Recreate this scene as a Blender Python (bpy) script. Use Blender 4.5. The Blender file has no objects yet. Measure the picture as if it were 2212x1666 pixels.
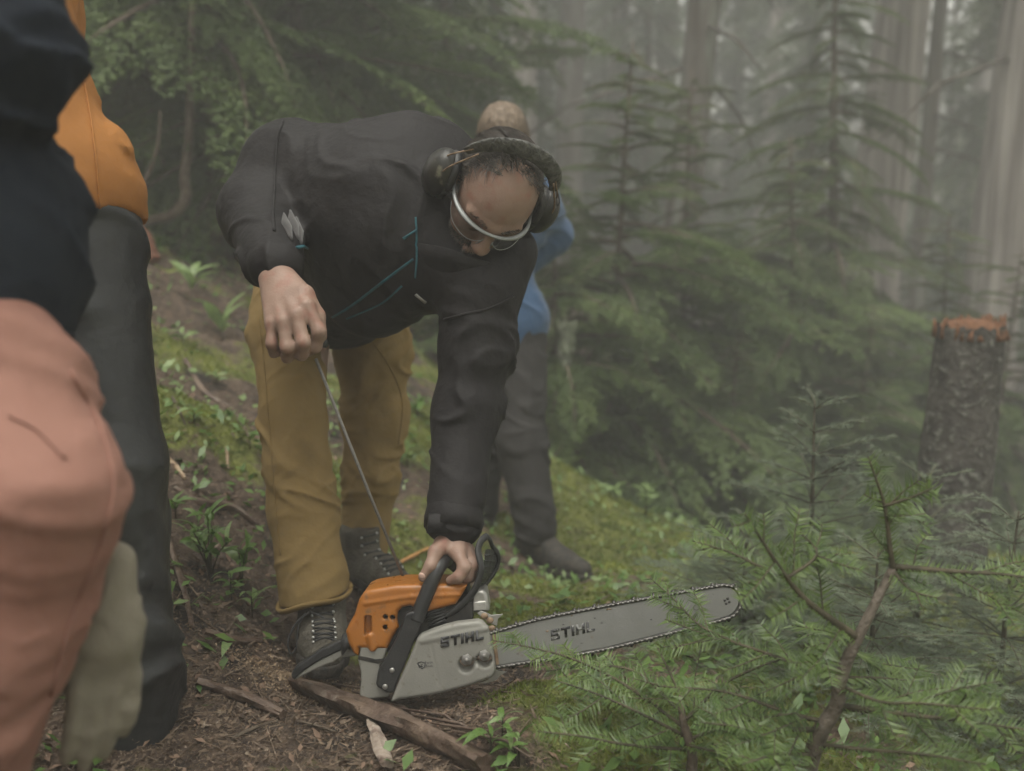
import bpy, bmesh, math, random
import numpy as np
from mathutils import Vector, Matrix
from mathutils.bvhtree import BVHTree

# ------------------------------------------------------------------ camera, sky, sun, exposure
sc = bpy.context.scene
COL = sc.collection
rad = math.radians
CAM_Z, PITCH, FOCAL = 1.07, rad(10), 35.0
cam_d = bpy.data.cameras.new('camera')
cam = bpy.data.objects.new('camera', cam_d); COL.objects.link(cam)
cam.location = (0, 0, CAM_Z); cam.rotation_euler = (rad(90) - PITCH, 0, 0)
cam_d.lens = FOCAL; cam_d.sensor_width = 36; cam_d.sensor_fit = 'HORIZONTAL'
cam_d.clip_start = 0.02; cam_d.clip_end = 600
cam_d.dof.use_dof = True; cam_d.dof.focus_distance = 1.84; cam_d.dof.aperture_fstop = 2.3
sc.camera = cam
SUN_EL, SUN_ROT = rad(75), rad(200)
world = bpy.data.worlds.new('World'); sc.world = world; world.use_nodes = True
nt = world.node_tree; bgn = nt.nodes['Background']
sky = nt.nodes.new('ShaderNodeTexSky'); sky.sky_type = 'NISHITA'; sky.sun_disc = False
sky.sun_elevation = SUN_EL; sky.sun_rotation = SUN_ROT; sky.air_density = 1.0; sky.dust_density = 4.0
hs = nt.nodes.new('ShaderNodeHueSaturation'); hs.inputs['Saturation'].default_value = 0.12
tint = nt.nodes.new('ShaderNodeMix'); tint.data_type = 'RGBA'; tint.blend_type = 'MULTIPLY'
tint.inputs[0].default_value = 1.0; tint.inputs[7].default_value = (1.0, 0.985, 0.90, 1)
nt.links.new(sky.outputs[0], hs.inputs['Color']); nt.links.new(hs.outputs[0], tint.inputs[6])
nt.links.new(tint.outputs[2], bgn.inputs['Color']); bgn.inputs['Strength'].default_value = 0.11
sun_d = bpy.data.lights.new('sun', 'SUN'); sun = bpy.data.objects.new('sun', sun_d); COL.objects.link(sun)
sun_d.energy = 1.5; sun_d.angle = rad(50); sun_d.color = (1, 0.97, 0.9)
sun.rotation_euler = (rad(90) - SUN_EL, 0, rad(180) - SUN_ROT)
sun.location = (0, 0, 30)
sc.view_settings.view_transform = 'Standard'; sc.view_settings.look = 'None'
sc.view_settings.exposure = 1.1; sc.view_settings.gamma = 1.0; sc.view_settings.use_curve_mapping = False
sc.cycles.max_bounces = 5; sc.cycles.diffuse_bounces = 2; sc.cycles.glossy_bounces = 2
sc.cycles.transmission_bounces = 4; sc.cycles.transparent_max_bounces = 6; sc.cycles.volume_bounces = 1
sc.cycles.use_denoising = True; sc.cycles.use_adaptive_sampling = True; sc.cycles.adaptive_threshold = 0.03; sc.cycles.sample_clamp_indirect = 4.0

# ------------------------------------------------------------------ geometry helpers
KF = 36.0 / FOCAL
C0 = np.array([0, 0, CAM_Z]); CR = np.array([1.0, 0, 0])
CU = np.array([0, math.sin(PITCH), math.cos(PITCH)]); CF = np.array([0, math.cos(PITCH), -math.sin(PITCH)])
def P(X, Y, d):
    """a point at distance d (m) along the lens axis, seen at X, Y of the 2211 x 1666 survey sheet"""
    return C0 + d * (CF + CR * (X - 1105.5) / 2211 * KF + CU * (833 - Y) / 2211 * KF)
def cv(x, y, z):
    v = CR * x + CU * y - CF * z
    return v / np.linalg.norm(v)
def nrm(v):
    v = np.asarray(v, float); return v / max(1e-9, np.linalg.norm(v))
def A(*p): return np.array(p, float)

def mk_mesh(name, V, F, smooth=True):
    me = bpy.data.meshes.new(name)
    V = np.ascontiguousarray(V, np.float32)
    me.vertices.add(len(V)); me.vertices.foreach_set('co', V.ravel())
    if isinstance(F, np.ndarray):
        k = F.shape[1]; n = len(F)
        me.loops.add(n * k); me.loops.foreach_set('vertex_index', F.astype(np.int32).ravel())
        me.polygons.add(n); me.polygons.foreach_set('loop_start', np.arange(0, n * k, k, dtype=np.int32))
        me.polygons.foreach_set('loop_total', np.full(n, k, np.int32))
    else:
        ls = [len(f) for f in F]; n = len(F)
        me.loops.add(sum(ls)); me.loops.foreach_set('vertex_index', np.array([i for f in F for i in f], np.int32))
        st = np.concatenate([[0], np.cumsum(ls)[:-1]]).astype(np.int32)
        me.polygons.add(n); me.polygons.foreach_set('loop_start', st); me.polygons.foreach_set('loop_total', np.array(ls, np.int32))
    if smooth: me.polygons.foreach_set('use_smooth', np.ones(n, bool))
    me.update(calc_edges=True); me.validate()
    return me
def link(name, me, m=None, parent=None, **props):
    o = bpy.data.objects.new(name, me); COL.objects.link(o)
    if m is not None and me is not None and len(me.materials) == 0: me.materials.append(m)
    if parent is not None:
        o.parent = parent
        if parent.get('_world'): o.matrix_parent_inverse = Matrix.Translation(-parent.location)
    for k, v in props.items(): o[k] = v
    return o
def thing(name, label, cat, loc=(0, 0, 0), group=None, world=True):
    """an Empty at the base of a thing; its parts are given in world coordinates"""
    o = bpy.data.objects.new(name, None); COL.objects.link(o); o.location = Vector([float(c) for c in loc])
    o.empty_display_size = 0.05
    o['label'] = label; o['category'] = cat
    if group: o['group'] = group
    if world: o['_world'] = 1
    return o
def tag(o, label, cat, group=None):
    o['label'] = label; o['category'] = cat
    if group: o['group'] = group
    return o

class MB:
    """collects shapes into one mesh"""
    def __init__(s): s.v = []; s.f = []; s.n = 0
    def add(s, V, F):
        s.v.append(np.asarray(V, float)); s.f += [[int(i) + s.n for i in f] for f in F]; s.n += len(V); return s
    def tube(s, pts, r, seg=8, flat=None, caps=True, up=None):
        V, F = tube_arr(pts, r, seg, flat, caps, up); return s.add(V, F)
    def box(s, c, h, ax=np.eye(3)):
        c = np.asarray(c, float); ax = np.asarray(ax, float)
        V = [c + ax[0] * h[0] * i + ax[1] * h[1] * j + ax[2] * h[2] * k for i in (-1, 1) for j in (-1, 1) for k in (-1, 1)]
        return s.add(V, [(0, 1, 3, 2), (4, 6, 7, 5), (0, 4, 5, 1), (2, 3, 7, 6), (0, 2, 6, 4), (1, 5, 7, 3)])
    def ball(s, c, r, ax=np.eye(3), nu=12, nv=8, jitter=0, rng=None):
        r = np.ones(3) * r; V = []; F = []
        for j in range(1, nv):
            t = math.pi * j / nv
            for i in range(nu):
                a = 2 * math.pi * i / nu; V.append((math.sin(t) * math.cos(a), math.sin(t) * math.sin(a), math.cos(t)))
        V += [(0, 0, 1), (0, 0, -1)]
        V = np.array(V)
        if jitter: V = V * (1 + jitter * rng.standard_normal((len(V), 1)))
        V = np.asarray(c) + (V * r) @ np.asarray(ax, float)
        for j in range(nv - 2):
            for i in range(nu): F.append((j * nu + i, (j + 1) * nu + i, (j + 1) * nu + (i + 1) % nu, j * nu + (i + 1) % nu))
        T = len(V) - 2
        for i in range(nu):
            F.append((T, i, (i + 1) % nu)); F.append((T + 1, (nv - 2) * nu + (i + 1) % nu, (nv - 2) * nu + i))
        return s.add(V, F)
    def mesh(s, name, smooth=True): return mk_mesh(name, np.concatenate(s.v), s.f, smooth)
    def obj(s, name, m, parent=None, smooth=True, sharp=None, **props):
        me = s.mesh(name, smooth)
        if sharp: me.set_sharp_from_angle(angle=rad(sharp))
        return link(name, me, m, parent, **props)
def smooth_path(pts, n=6):
    """Catmull-Rom through the points"""
    p = np.asarray(pts, float)
    if len(p) < 3: return p
    q = np.vstack([2 * p[0] - p[1], p, 2 * p[-1] - p[-2]]); out = []
    for i in range(1, len(q) - 2):
        for t in np.arange(n) / n:
            a, b, c, d = q[i - 1], q[i], q[i + 1], q[i + 2]
            out.append(0.5 * (2 * b + (c - a) * t + (2 * a - 5 * b + 4 * c - d) * t * t + (3 * b - a - 3 * c + d) * t ** 3))
    out.append(p[-1]); return np.array(out)
def resample_r(r, n):
    r = np.atleast_1d(np.asarray(r, float))
    return np.interp(np.linspace(0, 1, n), np.linspace(0, 1, len(r)), r) if len(r) > 1 else np.full(n, r[0])
def tube_arr(pts, r, seg=8, flat=None, caps=True, up=None):
    p = np.asarray(pts, float); n = len(p); r = resample_r(r, n)
    t = np.gradient(p, axis=0); t /= np.maximum(1e-9, np.linalg.norm(t, axis=1))[:, None]
    u = nrm(np.cross(t[0], [0.3, 0.5, 0.8] if up is None else up)); V = []
    for i in range(n):
        if up is not None: u = nrm(np.cross(t[i], up))
        u = nrm(u - t[i] * np.dot(u, t[i])); w = np.cross(t[i], u)
        a = np.arange(seg) * 2 * math.pi / seg
        fx = 1.0 if flat is None else flat
        V.append(p[i] + r[i] * (np.cos(a)[:, None] * u + fx * np.sin(a)[:, None] * w))
    V = np.concatenate(V); F = []
    for i in range(n - 1):
        for j in range(seg): F.append((i * seg + j, i * seg + (j + 1) % seg, (i + 1) * seg + (j + 1) % seg, (i + 1) * seg + j))
    if caps: F.append(tuple(range(seg))[::-1]); F.append(tuple((n - 1) * seg + j for j in range(seg)))
    return V, F
def extrude(poly, d0, d1, name, m, parent, bevel=0.002, seg=3, proj=None, smooth=True, sharp=35, **props):
    """a plate cut to an outline, its face at depth d0, thick to d1"""
    pr = proj or P
    f = np.array([pr(x, y, d0) for x, y in poly]); b = f + CF * (d1 - d0); n = len(f)
    ar = sum(poly[i][0] * poly[(i + 1) % n][1] - poly[(i + 1) % n][0] * poly[i][1] for i in range(n))
    idx = list(range(n))
    if ar > 0: idx = idx[::-1]
    fc = [tuple(idx), tuple(n + i for i in idx[::-1])]
    for k in range(n):
        a, c = idx[k], idx[(k + 1) % n]; fc.append((c, a, n + a, n + c))
    me = mk_mesh(name, np.vstack([f, b]), fc, True); me.set_sharp_from_angle(angle=rad(sharp))
    o = link(name, me, m, parent, **props)
    if bevel:
        bv = o.modifiers.new('bevel', 'BEVEL'); bv.width = bevel; bv.segments = seg; bv.limit_method = 'ANGLE'; bv.angle_limit = rad(40)
        bv.harden_normals = False
    return o

# ---- gradient noise on arrays
_pr = np.random.default_rng(7).permutation(256); _pr = np.concatenate([_pr, _pr, _pr])
_g = np.random.default_rng(8).standard_normal((256, 3)); _g = (_g / np.linalg.norm(_g, axis=1)[:, None]).astype(np.float32)
_gx, _gy, _gz = [np.ascontiguousarray(_g[:, k]) for k in range(3)]
def noise(p):
    p = np.asarray(p, np.float32); i = np.floor(p).astype(np.int64); f = p - i; i &= 255
    u = f * f * f * (f * (f * 6 - 15) + 10); r = 0; fx, fy, fz = f[..., 0], f[..., 1], f[..., 2]
    for a in (0, 1):
        for b in (0, 1):
            for c in (0, 1):
                h = _pr[_pr[_pr[i[..., 0] + a] + i[..., 1] + b] + i[..., 2] + c]
                d = _gx[h] * (fx - a) + _gy[h] * (fy - b) + _gz[h] * (fz - c)
                r = r + d * (u[..., 0] if a else 1 - u[..., 0]) * (u[..., 1] if b else 1 - u[..., 1]) * (u[..., 2] if c else 1 - u[..., 2])
    return r * 1.6
def fbm(p, o=4):
    p = np.asarray(p, float); return sum(noise(p * 2 ** k + 17.3 * k) / 2 ** k for k in range(o))

# ---- soft solids: smooth unions of limbs, meshed by surface nets in small blocks
class Solid:
    def __init__(s): s.ops = []
    def cone(s, a, b, ra, rb=None, k=0.02, op='u'):
        a = np.asarray(a, float); b = np.asarray(b, float); rb = ra if rb is None else rb
        s.ops.append((op, k, (a + b) / 2, np.linalg.norm(b - a) / 2 + max(ra, rb), 'c', (a, b, ra, rb))); return s
    def chain(s, pts, rs, k=0.02, op='u'):
        rs = resample_r(rs, len(pts))
        for i in range(len(pts) - 1): s.cone(pts[i], pts[i + 1], rs[i], rs[i + 1], k, op)
        return s
    def ell(s, c, r, ax=np.eye(3), k=0.02, op='u'):
        s.ops.append((op, k, np.asarray(c, float), max(r), 'e', (np.asarray(c, float), np.asarray(r, float), np.asarray(ax, float)))); return s
    def box(s, c, h, ax=np.eye(3), rd=0.01, k=0.01, op='u'):
        h = np.asarray(h, float); s.ops.append((op, k, np.asarray(c, float), np.linalg.norm(h), 'b', (np.asarray(c, float), h, np.asarray(ax, float), rd))); return s
    def cut(s, p, n, k=0.004):
        """keep the side against n"""
        s.ops.append(('i', k, None, None, 'p', (np.asarray(p, float), nrm(n)))); return s
    @staticmethod
    def dist(t, q, p):
        if t == 'c':
            a, b, ra, rb = q; ba = b - a; h = np.clip(((p - a) @ ba) / max(1e-12, ba @ ba), 0, 1)
            return np.linalg.norm(p - a - h[..., None] * ba, axis=-1) - (ra + (rb - ra) * h)
        if t == 'e':
            c, r, ax = q; l = (p - c) @ ax.T; k0 = np.linalg.norm(l / r, axis=-1); k1 = np.linalg.norm(l / (r * r), axis=-1)
            return k0 * (k0 - 1) / np.maximum(k1, 1e-6)
        if t == 'b':
            c, h, ax, rd = q; l = np.abs((p - c) @ ax.T) - h + rd
            return np.linalg.norm(np.maximum(l, 0), axis=-1) + np.minimum(l.max(-1), 0) - rd
        pp, n = q; return (p - pp) @ n
    @staticmethod
    def comb(op, v, d, k):
        if op == 'u':
            h = np.clip(0.5 + 0.5 * (v - d) / k, 0, 1); return v + (d - v) * h - k * h * (1 - h)
        if op == 's': d = -d
        h = np.clip(0.5 - 0.5 * (v - d) / k, 0, 1); return v + (d - v) * h + k * h * (1 - h)
    def eval(s, p):
        v = np.full(p.shape[:-1], 5.0)
        for op, k, c, R, t, q in s.ops: v = s.comb(op, v, s.dist(t, q, p), k)
        return v
    def mesh(s, name, res, disp=None, slack=0.02):
        un = [o for o in s.ops if o[0] == 'u']
        lo = np.min([o[2] - o[3] for o in un], axis=0) - 3 * res - slack; hi = np.max([o[2] + o[3] for o in un], axis=0) + 3 * res + slack
        B = 10; bs = B * res; nb = np.ceil((hi - lo) / bs).astype(int)
        g = np.stack(np.meshgrid(*[np.arange(k) for k in nb], indexing='ij'), -1).reshape(-1, 3)
        cen = lo + (g + 0.5) * bs
        near = np.abs(s.eval(cen)) < bs * 0.87 * 1.25 + slack + 0.01
        g = g[near]; cen = cen[near]
        lp = np.stack(np.meshgrid(*[np.arange(B + 1)] * 3, indexing='ij'), -1)
        N = nb * B + 3; keys = []; pos = []; quads = []
        def key(c): return ((c[..., 0] + 1) * N[1] + c[..., 1] + 1) * N[2] + c[..., 2] + 1
        for st in range(0, len(g), 500):
            gb = g[st:st + 500]; cb = cen[st:st + 500]
            ip = gb[:, None, None, None, :] * B + lp; pts = lo + ip * res
            v = np.full(pts.shape[:-1], 5.0)
            for op, k, c, R, t, q in s.ops:
                if op == 'i': v = s.comb(op, v, s.dist(t, q, pts), k); continue
                sel = np.where(np.linalg.norm(cb - c, axis=1) < R + bs * 0.9 + k + 0.03)[0]
                if len(sel): v[sel] = s.comb(op, v[sel], s.dist(t, q, pts[sel]), k)
            if disp is not None:
                m = np.abs(v) < slack + 2 * res
                if m.any(): v[m] += disp(pts[m])
            sg = v < 0
            cc = [sg[:, a:B + a, b:B + b, c:B + c] for a in (0, 1) for b in (0, 1) for c in (0, 1)]
            ct = sum(x.astype(np.int8) for x in cc); w = np.argwhere((ct > 0) & (ct < 8))
            if len(w):
                bi, l = w[:, 0], w[:, 1:]
                cor = {(a, b, c): v[bi, l[:, 0] + a, l[:, 1] + b, l[:, 2] + c] for a in (0, 1) for b in (0, 1) for c in (0, 1)}
                acc = np.zeros((len(w), 3)); cnt = np.zeros(len(w))
                for e in range(3):
                    for a in (0, 1):
                        for b in (0, 1):
                            k0 = [a, b]; k0.insert(e, 0); k1 = [a, b]; k1.insert(e, 1)
                            v0, v1 = cor[tuple(k0)], cor[tuple(k1)]; x = (v0 < 0) != (v1 < 0)
                            t = np.where(x, v0 / np.where(x, v0 - v1, 1), 0)
                            pt = np.tile(np.array(k0, float), (len(w), 1)); pt[:, e] += t
                            acc += np.where(x[:, None], pt, 0); cnt += x
                keys.append(key(gb[bi] * B + l)); pos.append(lo + (gb[bi] * B + l + acc / cnt[:, None]) * res)
            for e in range(3):
                s0 = sg[:, :B, :B, :B]; sl = [slice(None), slice(0, B), slice(0, B), slice(0, B)]; sl[e + 1] = slice(1, B + 1)
                s1 = sg[tuple(sl)]; w = np.argwhere(s0 != s1)
                if not len(w): continue
                c = gb[w[:, 0]] * B + w[:, 1:]; a, b = (e + 1) % 3, (e + 2) % 3
                ds = []
                for oa, ob in ((-1, -1), (0, -1), (0, 0), (-1, 0)):
                    d = c.copy(); d[:, a] += oa; d[:, b] += ob; ds.append(key(d))
                qd = np.stack(ds, 1); ins = s0[w[:, 0], w[:, 1], w[:, 2], w[:, 3]]
                qd[~ins] = qd[~ins][:, ::-1]; quads.append(qd)
        keys = np.concatenate(keys); pos = np.concatenate(pos); quads = np.concatenate(quads)
        uk, ui = np.unique(keys, return_index=True); pos = pos[ui]
        ix = np.searchsorted(uk, quads); ix = np.clip(ix, 0, len(uk) - 1); ok = (uk[ix] == quads).all(1)
        return mk_mesh(name, pos, ix[ok])

# ------------------------------------------------------------------ materials
MATS = {}
def mat(name, c1, c2=None, scale=8.0, rough=0.7, bump=0.0, bscale=60.0, metal=0.0, spec=0.4, c3=None, s3=30.0, t3=(0.55, 0.7), sheen=0.0,
        stretch=(1, 1, 1), trans=0.0, coat=0.0, detail=6.0, lo=0.35, hi=0.65, bdist=0.01, alpha=None, rvar=0.0):
    if name in MATS: return MATS[name]
    m = bpy.data.materials.new(name); m.use_nodes = True; n = m.node_tree; b = n.nodes['Principled BSDF']; MATS[name] = m
    L = n.links.new; tc = n.nodes.new('ShaderNodeTexCoord'); mp = n.nodes.new('ShaderNodeMapping'); mp.inputs['Scale'].default_value = stretch
    L(tc.outputs['Object'], mp.inputs['Vector'])
    def nz(s, d=detail):
        t = n.nodes.new('ShaderNodeTexNoise'); t.inputs['Scale'].default_value = s; t.inputs['Detail'].default_value = d; L(mp.outputs[0], t.inputs['Vector']); return t
    def ramp(src, a, c):
        r = n.nodes.new('ShaderNodeMapRange'); r.inputs[1].default_value = a; r.inputs[2].default_value = c; L(src, r.inputs[0]); return r.outputs[0]
    def mix(f, x, y):
        k = n.nodes.new('ShaderNodeMix'); k.data_type = 'RGBA'; L(f, k.inputs[0])
        for s, i in ((x, 6), (y, 7)):
            if isinstance(s, tuple): k.inputs[i].default_value = (*s, 1)
            else: L(s, k.inputs[i])
        return k.outputs[2]
    col = None
    if c2 is not None: col = mix(ramp(nz(scale).outputs[0], lo, hi), tuple(c1), tuple(c2))
    if c3 is not None: col = mix(ramp(nz(s3).outputs[0], *t3), col if col is not None else tuple(c1), tuple(c3))
    if col is not None: L(col, b.inputs['Base Color'])
    else: b.inputs['Base Color'].default_value = (*c1, 1)
    b.inputs['Roughness'].default_value = rough; b.inputs['Metallic'].default_value = metal; b.inputs['Specular IOR Level'].default_value = spec
    if rvar:
        r = n.nodes.new('ShaderNodeMapRange'); r.inputs[1].default_value = 0.3; r.inputs[2].default_value = 0.7
        r.inputs[3].default_value = max(0.05, rough - rvar); r.inputs[4].default_value = min(1, rough + rvar); L(nz(scale * 2.3).outputs[0], r.inputs[0]); L(r.outputs[0], b.inputs['Roughness'])
    if sheen: b.inputs['Sheen Weight'].default_value = sheen; b.inputs['Sheen Roughness'].default_value = 0.5
    if coat: b.inputs['Coat Weight'].default_value = coat; b.inputs['Coat Roughness'].default_value = 0.25
    if alpha is not None: b.inputs['Alpha'].default_value = alpha
    if bump:
        bp = n.nodes.new('ShaderNodeBump'); bp.inputs['Strength'].default_value = bump; bp.inputs['Distance'].default_value = bdist
        L(nz(bscale).outputs[0], bp.inputs['Height']); L(bp.outputs[0], b.inputs['Normal'])
    if trans:
        tr = n.nodes.new('ShaderNodeBsdfTranslucent'); ms = n.nodes.new('ShaderNodeMixShader'); ms.inputs[0].default_value = trans
        if col is not None: L(col, tr.inputs['Color'])
        else: tr.inputs['Color'].default_value = (*c1, 1)
        L(b.outputs[0], ms.inputs[1]); L(tr.outputs[0], ms.inputs[2]); L(ms.outputs[0], n.nodes['Material Output'].inputs['Surface'])
    return m
M_BARK = mat('bark', (0.075, 0.06, 0.05), (0.16, 0.145, 0.13), 6, 0.9, 0.8, 25, stretch=(1, 1, 0.12), c3=(0.17, 0.18, 0.15), s3=9, t3=(0.56, 0.66))
M_CEDAR = mat('fibrous_bark', (0.15, 0.13, 0.12), (0.34, 0.31, 0.29), 14, 0.9, 1.0, 30, stretch=(1, 1, 0.05), bdist=0.03)
M_TWIG = mat('twig', (0.07, 0.05, 0.035), (0.12, 0.095, 0.07), 30, 0.85, 0.4, 120)
M_TWIGG = mat('green_twig', (0.035, 0.032, 0.018), (0.085, 0.07, 0.042), 25, 0.8, 0.4, 120)
M_HEM = mat('hemlock_needles', (0.075, 0.115, 0.04), (0.125, 0.175, 0.06), 1.6, 0.6, trans=0.35, c3=(0.18, 0.24, 0.08), s3=3.5, t3=(0.56, 0.72))
M_HEMD = mat('dark_needles', (0.06, 0.09, 0.045), (0.105, 0.14, 0.06), 1.2, 0.65, trans=0.3, c3=(0.12, 0.16, 0.06), s3=2.5, t3=(0.58, 0.75))
M_FIR = mat('fir_needles', (0.07, 0.12, 0.03), (0.14, 0.205, 0.05), 22, 0.4, trans=0.3, spec=0.5, c3=(0.05, 0.085, 0.03), s3=60, t3=(0.5, 0.7))
M_FIRG = mat('silver_fir_needles', (0.10, 0.135, 0.085), (0.165, 0.20, 0.135), 6, 0.55, trans=0.3)
M_LICH = mat('hanging_lichen', (0.22, 0.25, 0.17), (0.32, 0.34, 0.26), 20, 0.95, trans=0.3)
M_MOSS = mat('moss_blades', (0.11, 0.15, 0.025), (0.24, 0.27, 0.05), 7, 0.8, trans=0.3, c3=(0.08, 0.11, 0.03), s3=3)
M_LITT = mat('needle_litter', (0.085, 0.058, 0.04), (0.20, 0.145, 0.10), 40, 0.75, c3=(0.30, 0.24, 0.18), s3=90, t3=(0.6, 0.66))
M_LEAF = mat('leaf', (0.07, 0.14, 0.03), (0.14, 0.23, 0.055), 18, 0.38, trans=0.3, spec=0.5)
M_LEAFP = mat('pale_leaf', (0.16, 0.24, 0.09), (0.25, 0.34, 0.13), 14, 0.4, trans=0.35, spec=0.5)
M_LOG = mat('wet_bark', (0.075, 0.048, 0.036), (0.16, 0.115, 0.085), 14, 0.5, 0.9, 50, stretch=(1, 1, 1), c3=(0.17, 0.14, 0.11), s3=22, t3=(0.6, 0.7))
M_WOOD = mat('split_wood', (0.30, 0.20, 0.12), (0.42, 0.32, 0.22), 60, 0.8, 0.5, 200, c3=(0.16, 0.09, 0.06), s3=20)
M_SKIN = mat('skin', (0.235, 0.150, 0.113), (0.30, 0.200, 0.155), 24, 0.5, 0.3, 260, c3=(0.27, 0.135, 0.10), s3=38, t3=(0.5, 0.72), bdist=0.002)
# ------------------------------------------------------------------ terrain
GP = [P(*q) for q in ((690, 1462, 2.15), (790, 1285, 2.6), (930, 1512, 1.9), (400, 1650, 1.65), (1000, 1650, 1.6), (370, 1250, 2.1),
      (350, 900, 2.9), (345, 720, 3.6), (330, 575, 4.4), (540, 655, 4.5), (580, 900, 3.4), (720, 860, 3.9), (900, 770, 5.2), (1000, 900, 4.4),
      (1060, 1165, 3.4), (1230, 1245, 3.35), (1330, 1090, 4.3), (1460, 1180, 4.0), (1480, 1260, 3.1), (1700, 1030, 9.5), (1550, 1240, 5.6), (1400, 1130, 6.2), (1800, 1230, 6.0), (1300, 980, 6.5), (2060, 1270, 6.0), (1620, 1390, 2.5),
      (1300, 1500, 2.0), (1200, 1400, 2.3), (1750, 1720, 1.65), (2150, 1640, 2.2), (2060, 1180, 4.6), (1850, 1000, 11), (1150, 1540, 1.75), (1250, 840, 7))]
GP += [A(*q) for q in ((-2.6, 7, 1.0), (-6, 14, 1.9), (0.2, 11, -0.2), (6, 20, -1.5), (12, 30, -1.0), (-12, 30, 4.0), (0, 45, 1.5), (25, 45, 1.0), (-30, 60, 9), (10, 80, 5), (40, 80, 5),
      (0, -3, -0.1), (-3, -2, 0.9), (3, -2, -0.9), (3.2, 2, -0.8), (-3, 2, 1.1), (8, 6, -1.6), (-9, 6, 2.6), (-0.9, 1.2, 0.22), (0.2, 0.6, 0.05), (-60, 0, 14), (60, 0, -6), (0, -60, -2))]
GP = np.array(GP)
def _tps(r2): return 0.5 * r2 * np.log(r2 + 1e-9)
_n = len(GP); _K = np.zeros((_n + 3, _n + 3))
_dd = ((GP[:, None, :2] - GP[None, :, :2]) ** 2).sum(-1); _K[:_n, :_n] = _tps(_dd) + np.eye(_n) * 0.02
_K[:_n, _n] = 1; _K[:_n, _n + 1:] = GP[:, :2]; _K[_n, :_n] = 1; _K[_n + 1:, :_n] = GP[:, :2].T
_W = np.linalg.solve(_K, np.concatenate([GP[:, 2], np.zeros(3)]))
def base_z(x, y):
    x = np.asarray(x, float); y = np.asarray(y, float); z = _W[_n] + _W[_n + 1] * x + _W[_n + 2] * y
    for i in range(_n): z = z + _W[i] * _tps((x - GP[i, 0]) ** 2 + (y - GP[i, 1]) ** 2)
    return z
MOUNDS = [(P(1135, 1500, 1.86)[0], P(1135, 1500, 1.86)[1], 0.035, 0.09), (P(1190, 1290, 2.45)[0], P(1190, 1290, 2.45)[1], 0.07, 0.16), (P(1290, 1560, 1.8)[0], P(1290, 1560, 1.8)[1], 0.03, 0.1), (P(420, 900, 2.9)[0], P(420, 900, 2.9)[1], 0.05, 0.2)]
def moss_f(x, y):
    """where moss grows (1) and where bare duff lies (0)"""
    x = np.asarray(x, float); y = np.asarray(y, float); q = np.stack([x * 2.2, y * 2.2, x * 0 + 3.3], -1)
    m = fbm(q, 3) * 0.75 + 0.12 + 0.55 * np.clip(x + 0.15, -0.6, 0.7) + 0.10 * np.clip(y - 2.6, -1.2, 2)
    m -= 1.2 * np.clip((y - 4.2) * 0.5, 0, 1) * np.clip((x - 0.1) * 1.5, 0, 1)
    d = np.hypot(x + 0.2, y - 1.75); m -= 0.5 * np.exp(-(d / 0.42) ** 2)
    m += 0.35 * np.exp(-(np.hypot(x - 0.28, y - 1.75) / 0.25) ** 2)
    for mx_, my_, hh, rr in MOUNDS: m = m + 0.7 * np.exp(-((x - mx_) ** 2 + (y - my_) ** 2) / (rr * 1.1) ** 2)
    return np.clip(m * 1.6 + 0.32, 0, 1)
def ground_z(x, y):
    x = np.asarray(x, float); y = np.asarray(y, float); z = base_z(x, y)
    d = np.hypot(x, y - 2); w = np.clip(1.4 - d / 12, 0, 1)
    q = np.stack([x, y, x * 0], -1); m = moss_f(x, y)
    z = z + w * (0.04 * fbm(q * 2.2, 3) + 0.022 * noise(q * 8) * (0.5 + m) + 0.011 * noise(q * 21) + 0.005 * np.abs(noise(q * 34)) + 0.03 * np.clip(-x - 0.25, 0, 0.6) * (np.abs(noise(q * 6 + 3)) * 2 - 0.5))
    for mx_, my_, hh, rr in MOUNDS: z = z + hh * np.exp(-((x - mx_) ** 2 + (y - my_) ** 2) / rr ** 2)
    calm = np.exp(-(np.hypot(x + 0.2, y - 1.9) / 0.35) ** 2)
    return z * (1 - calm * 0.6) + base_z(x, y) * calm * 0.6 + np.clip(d - 14, 0, 200) * 0.01 * noise(q * 0.11) * 4
def axis(lo, hi, st, far, n):
    mid = np.arange(lo, hi, st); t = np.linspace(0, 1, n + 1)[1:]
    g = lambda s: s * (np.exp(t * math.log(far / 0.5)) - 1) * 0.5
    return np.concatenate([(lo + g(-1))[::-1], mid, mid[-1] + g(1)])
gx = axis(-1.7, 2.4, 0.016, 160, 46); gy = axis(0.9, 5.6, 0.018, 160, 46)
XX, YY = np.meshgrid(gx, gy, indexing='ij'); ZZ = ground_z(XX, YY)
nx, ny = XX.shape; ii = np.arange(nx * ny).reshape(nx, ny)
GF = np.stack([ii[:-1, :-1], ii[1:, :-1], ii[1:, 1:], ii[:-1, 1:]], -1).reshape(-1, 4)
gme = mk_mesh('ground', np.stack([XX, YY, ZZ], -1).reshape(-1, 3), GF)
at = gme.attributes.new('moss', 'FLOAT', 'POINT'); at.data.foreach_set('value', moss_f(XX, YY).astype(np.float32).ravel())
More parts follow.
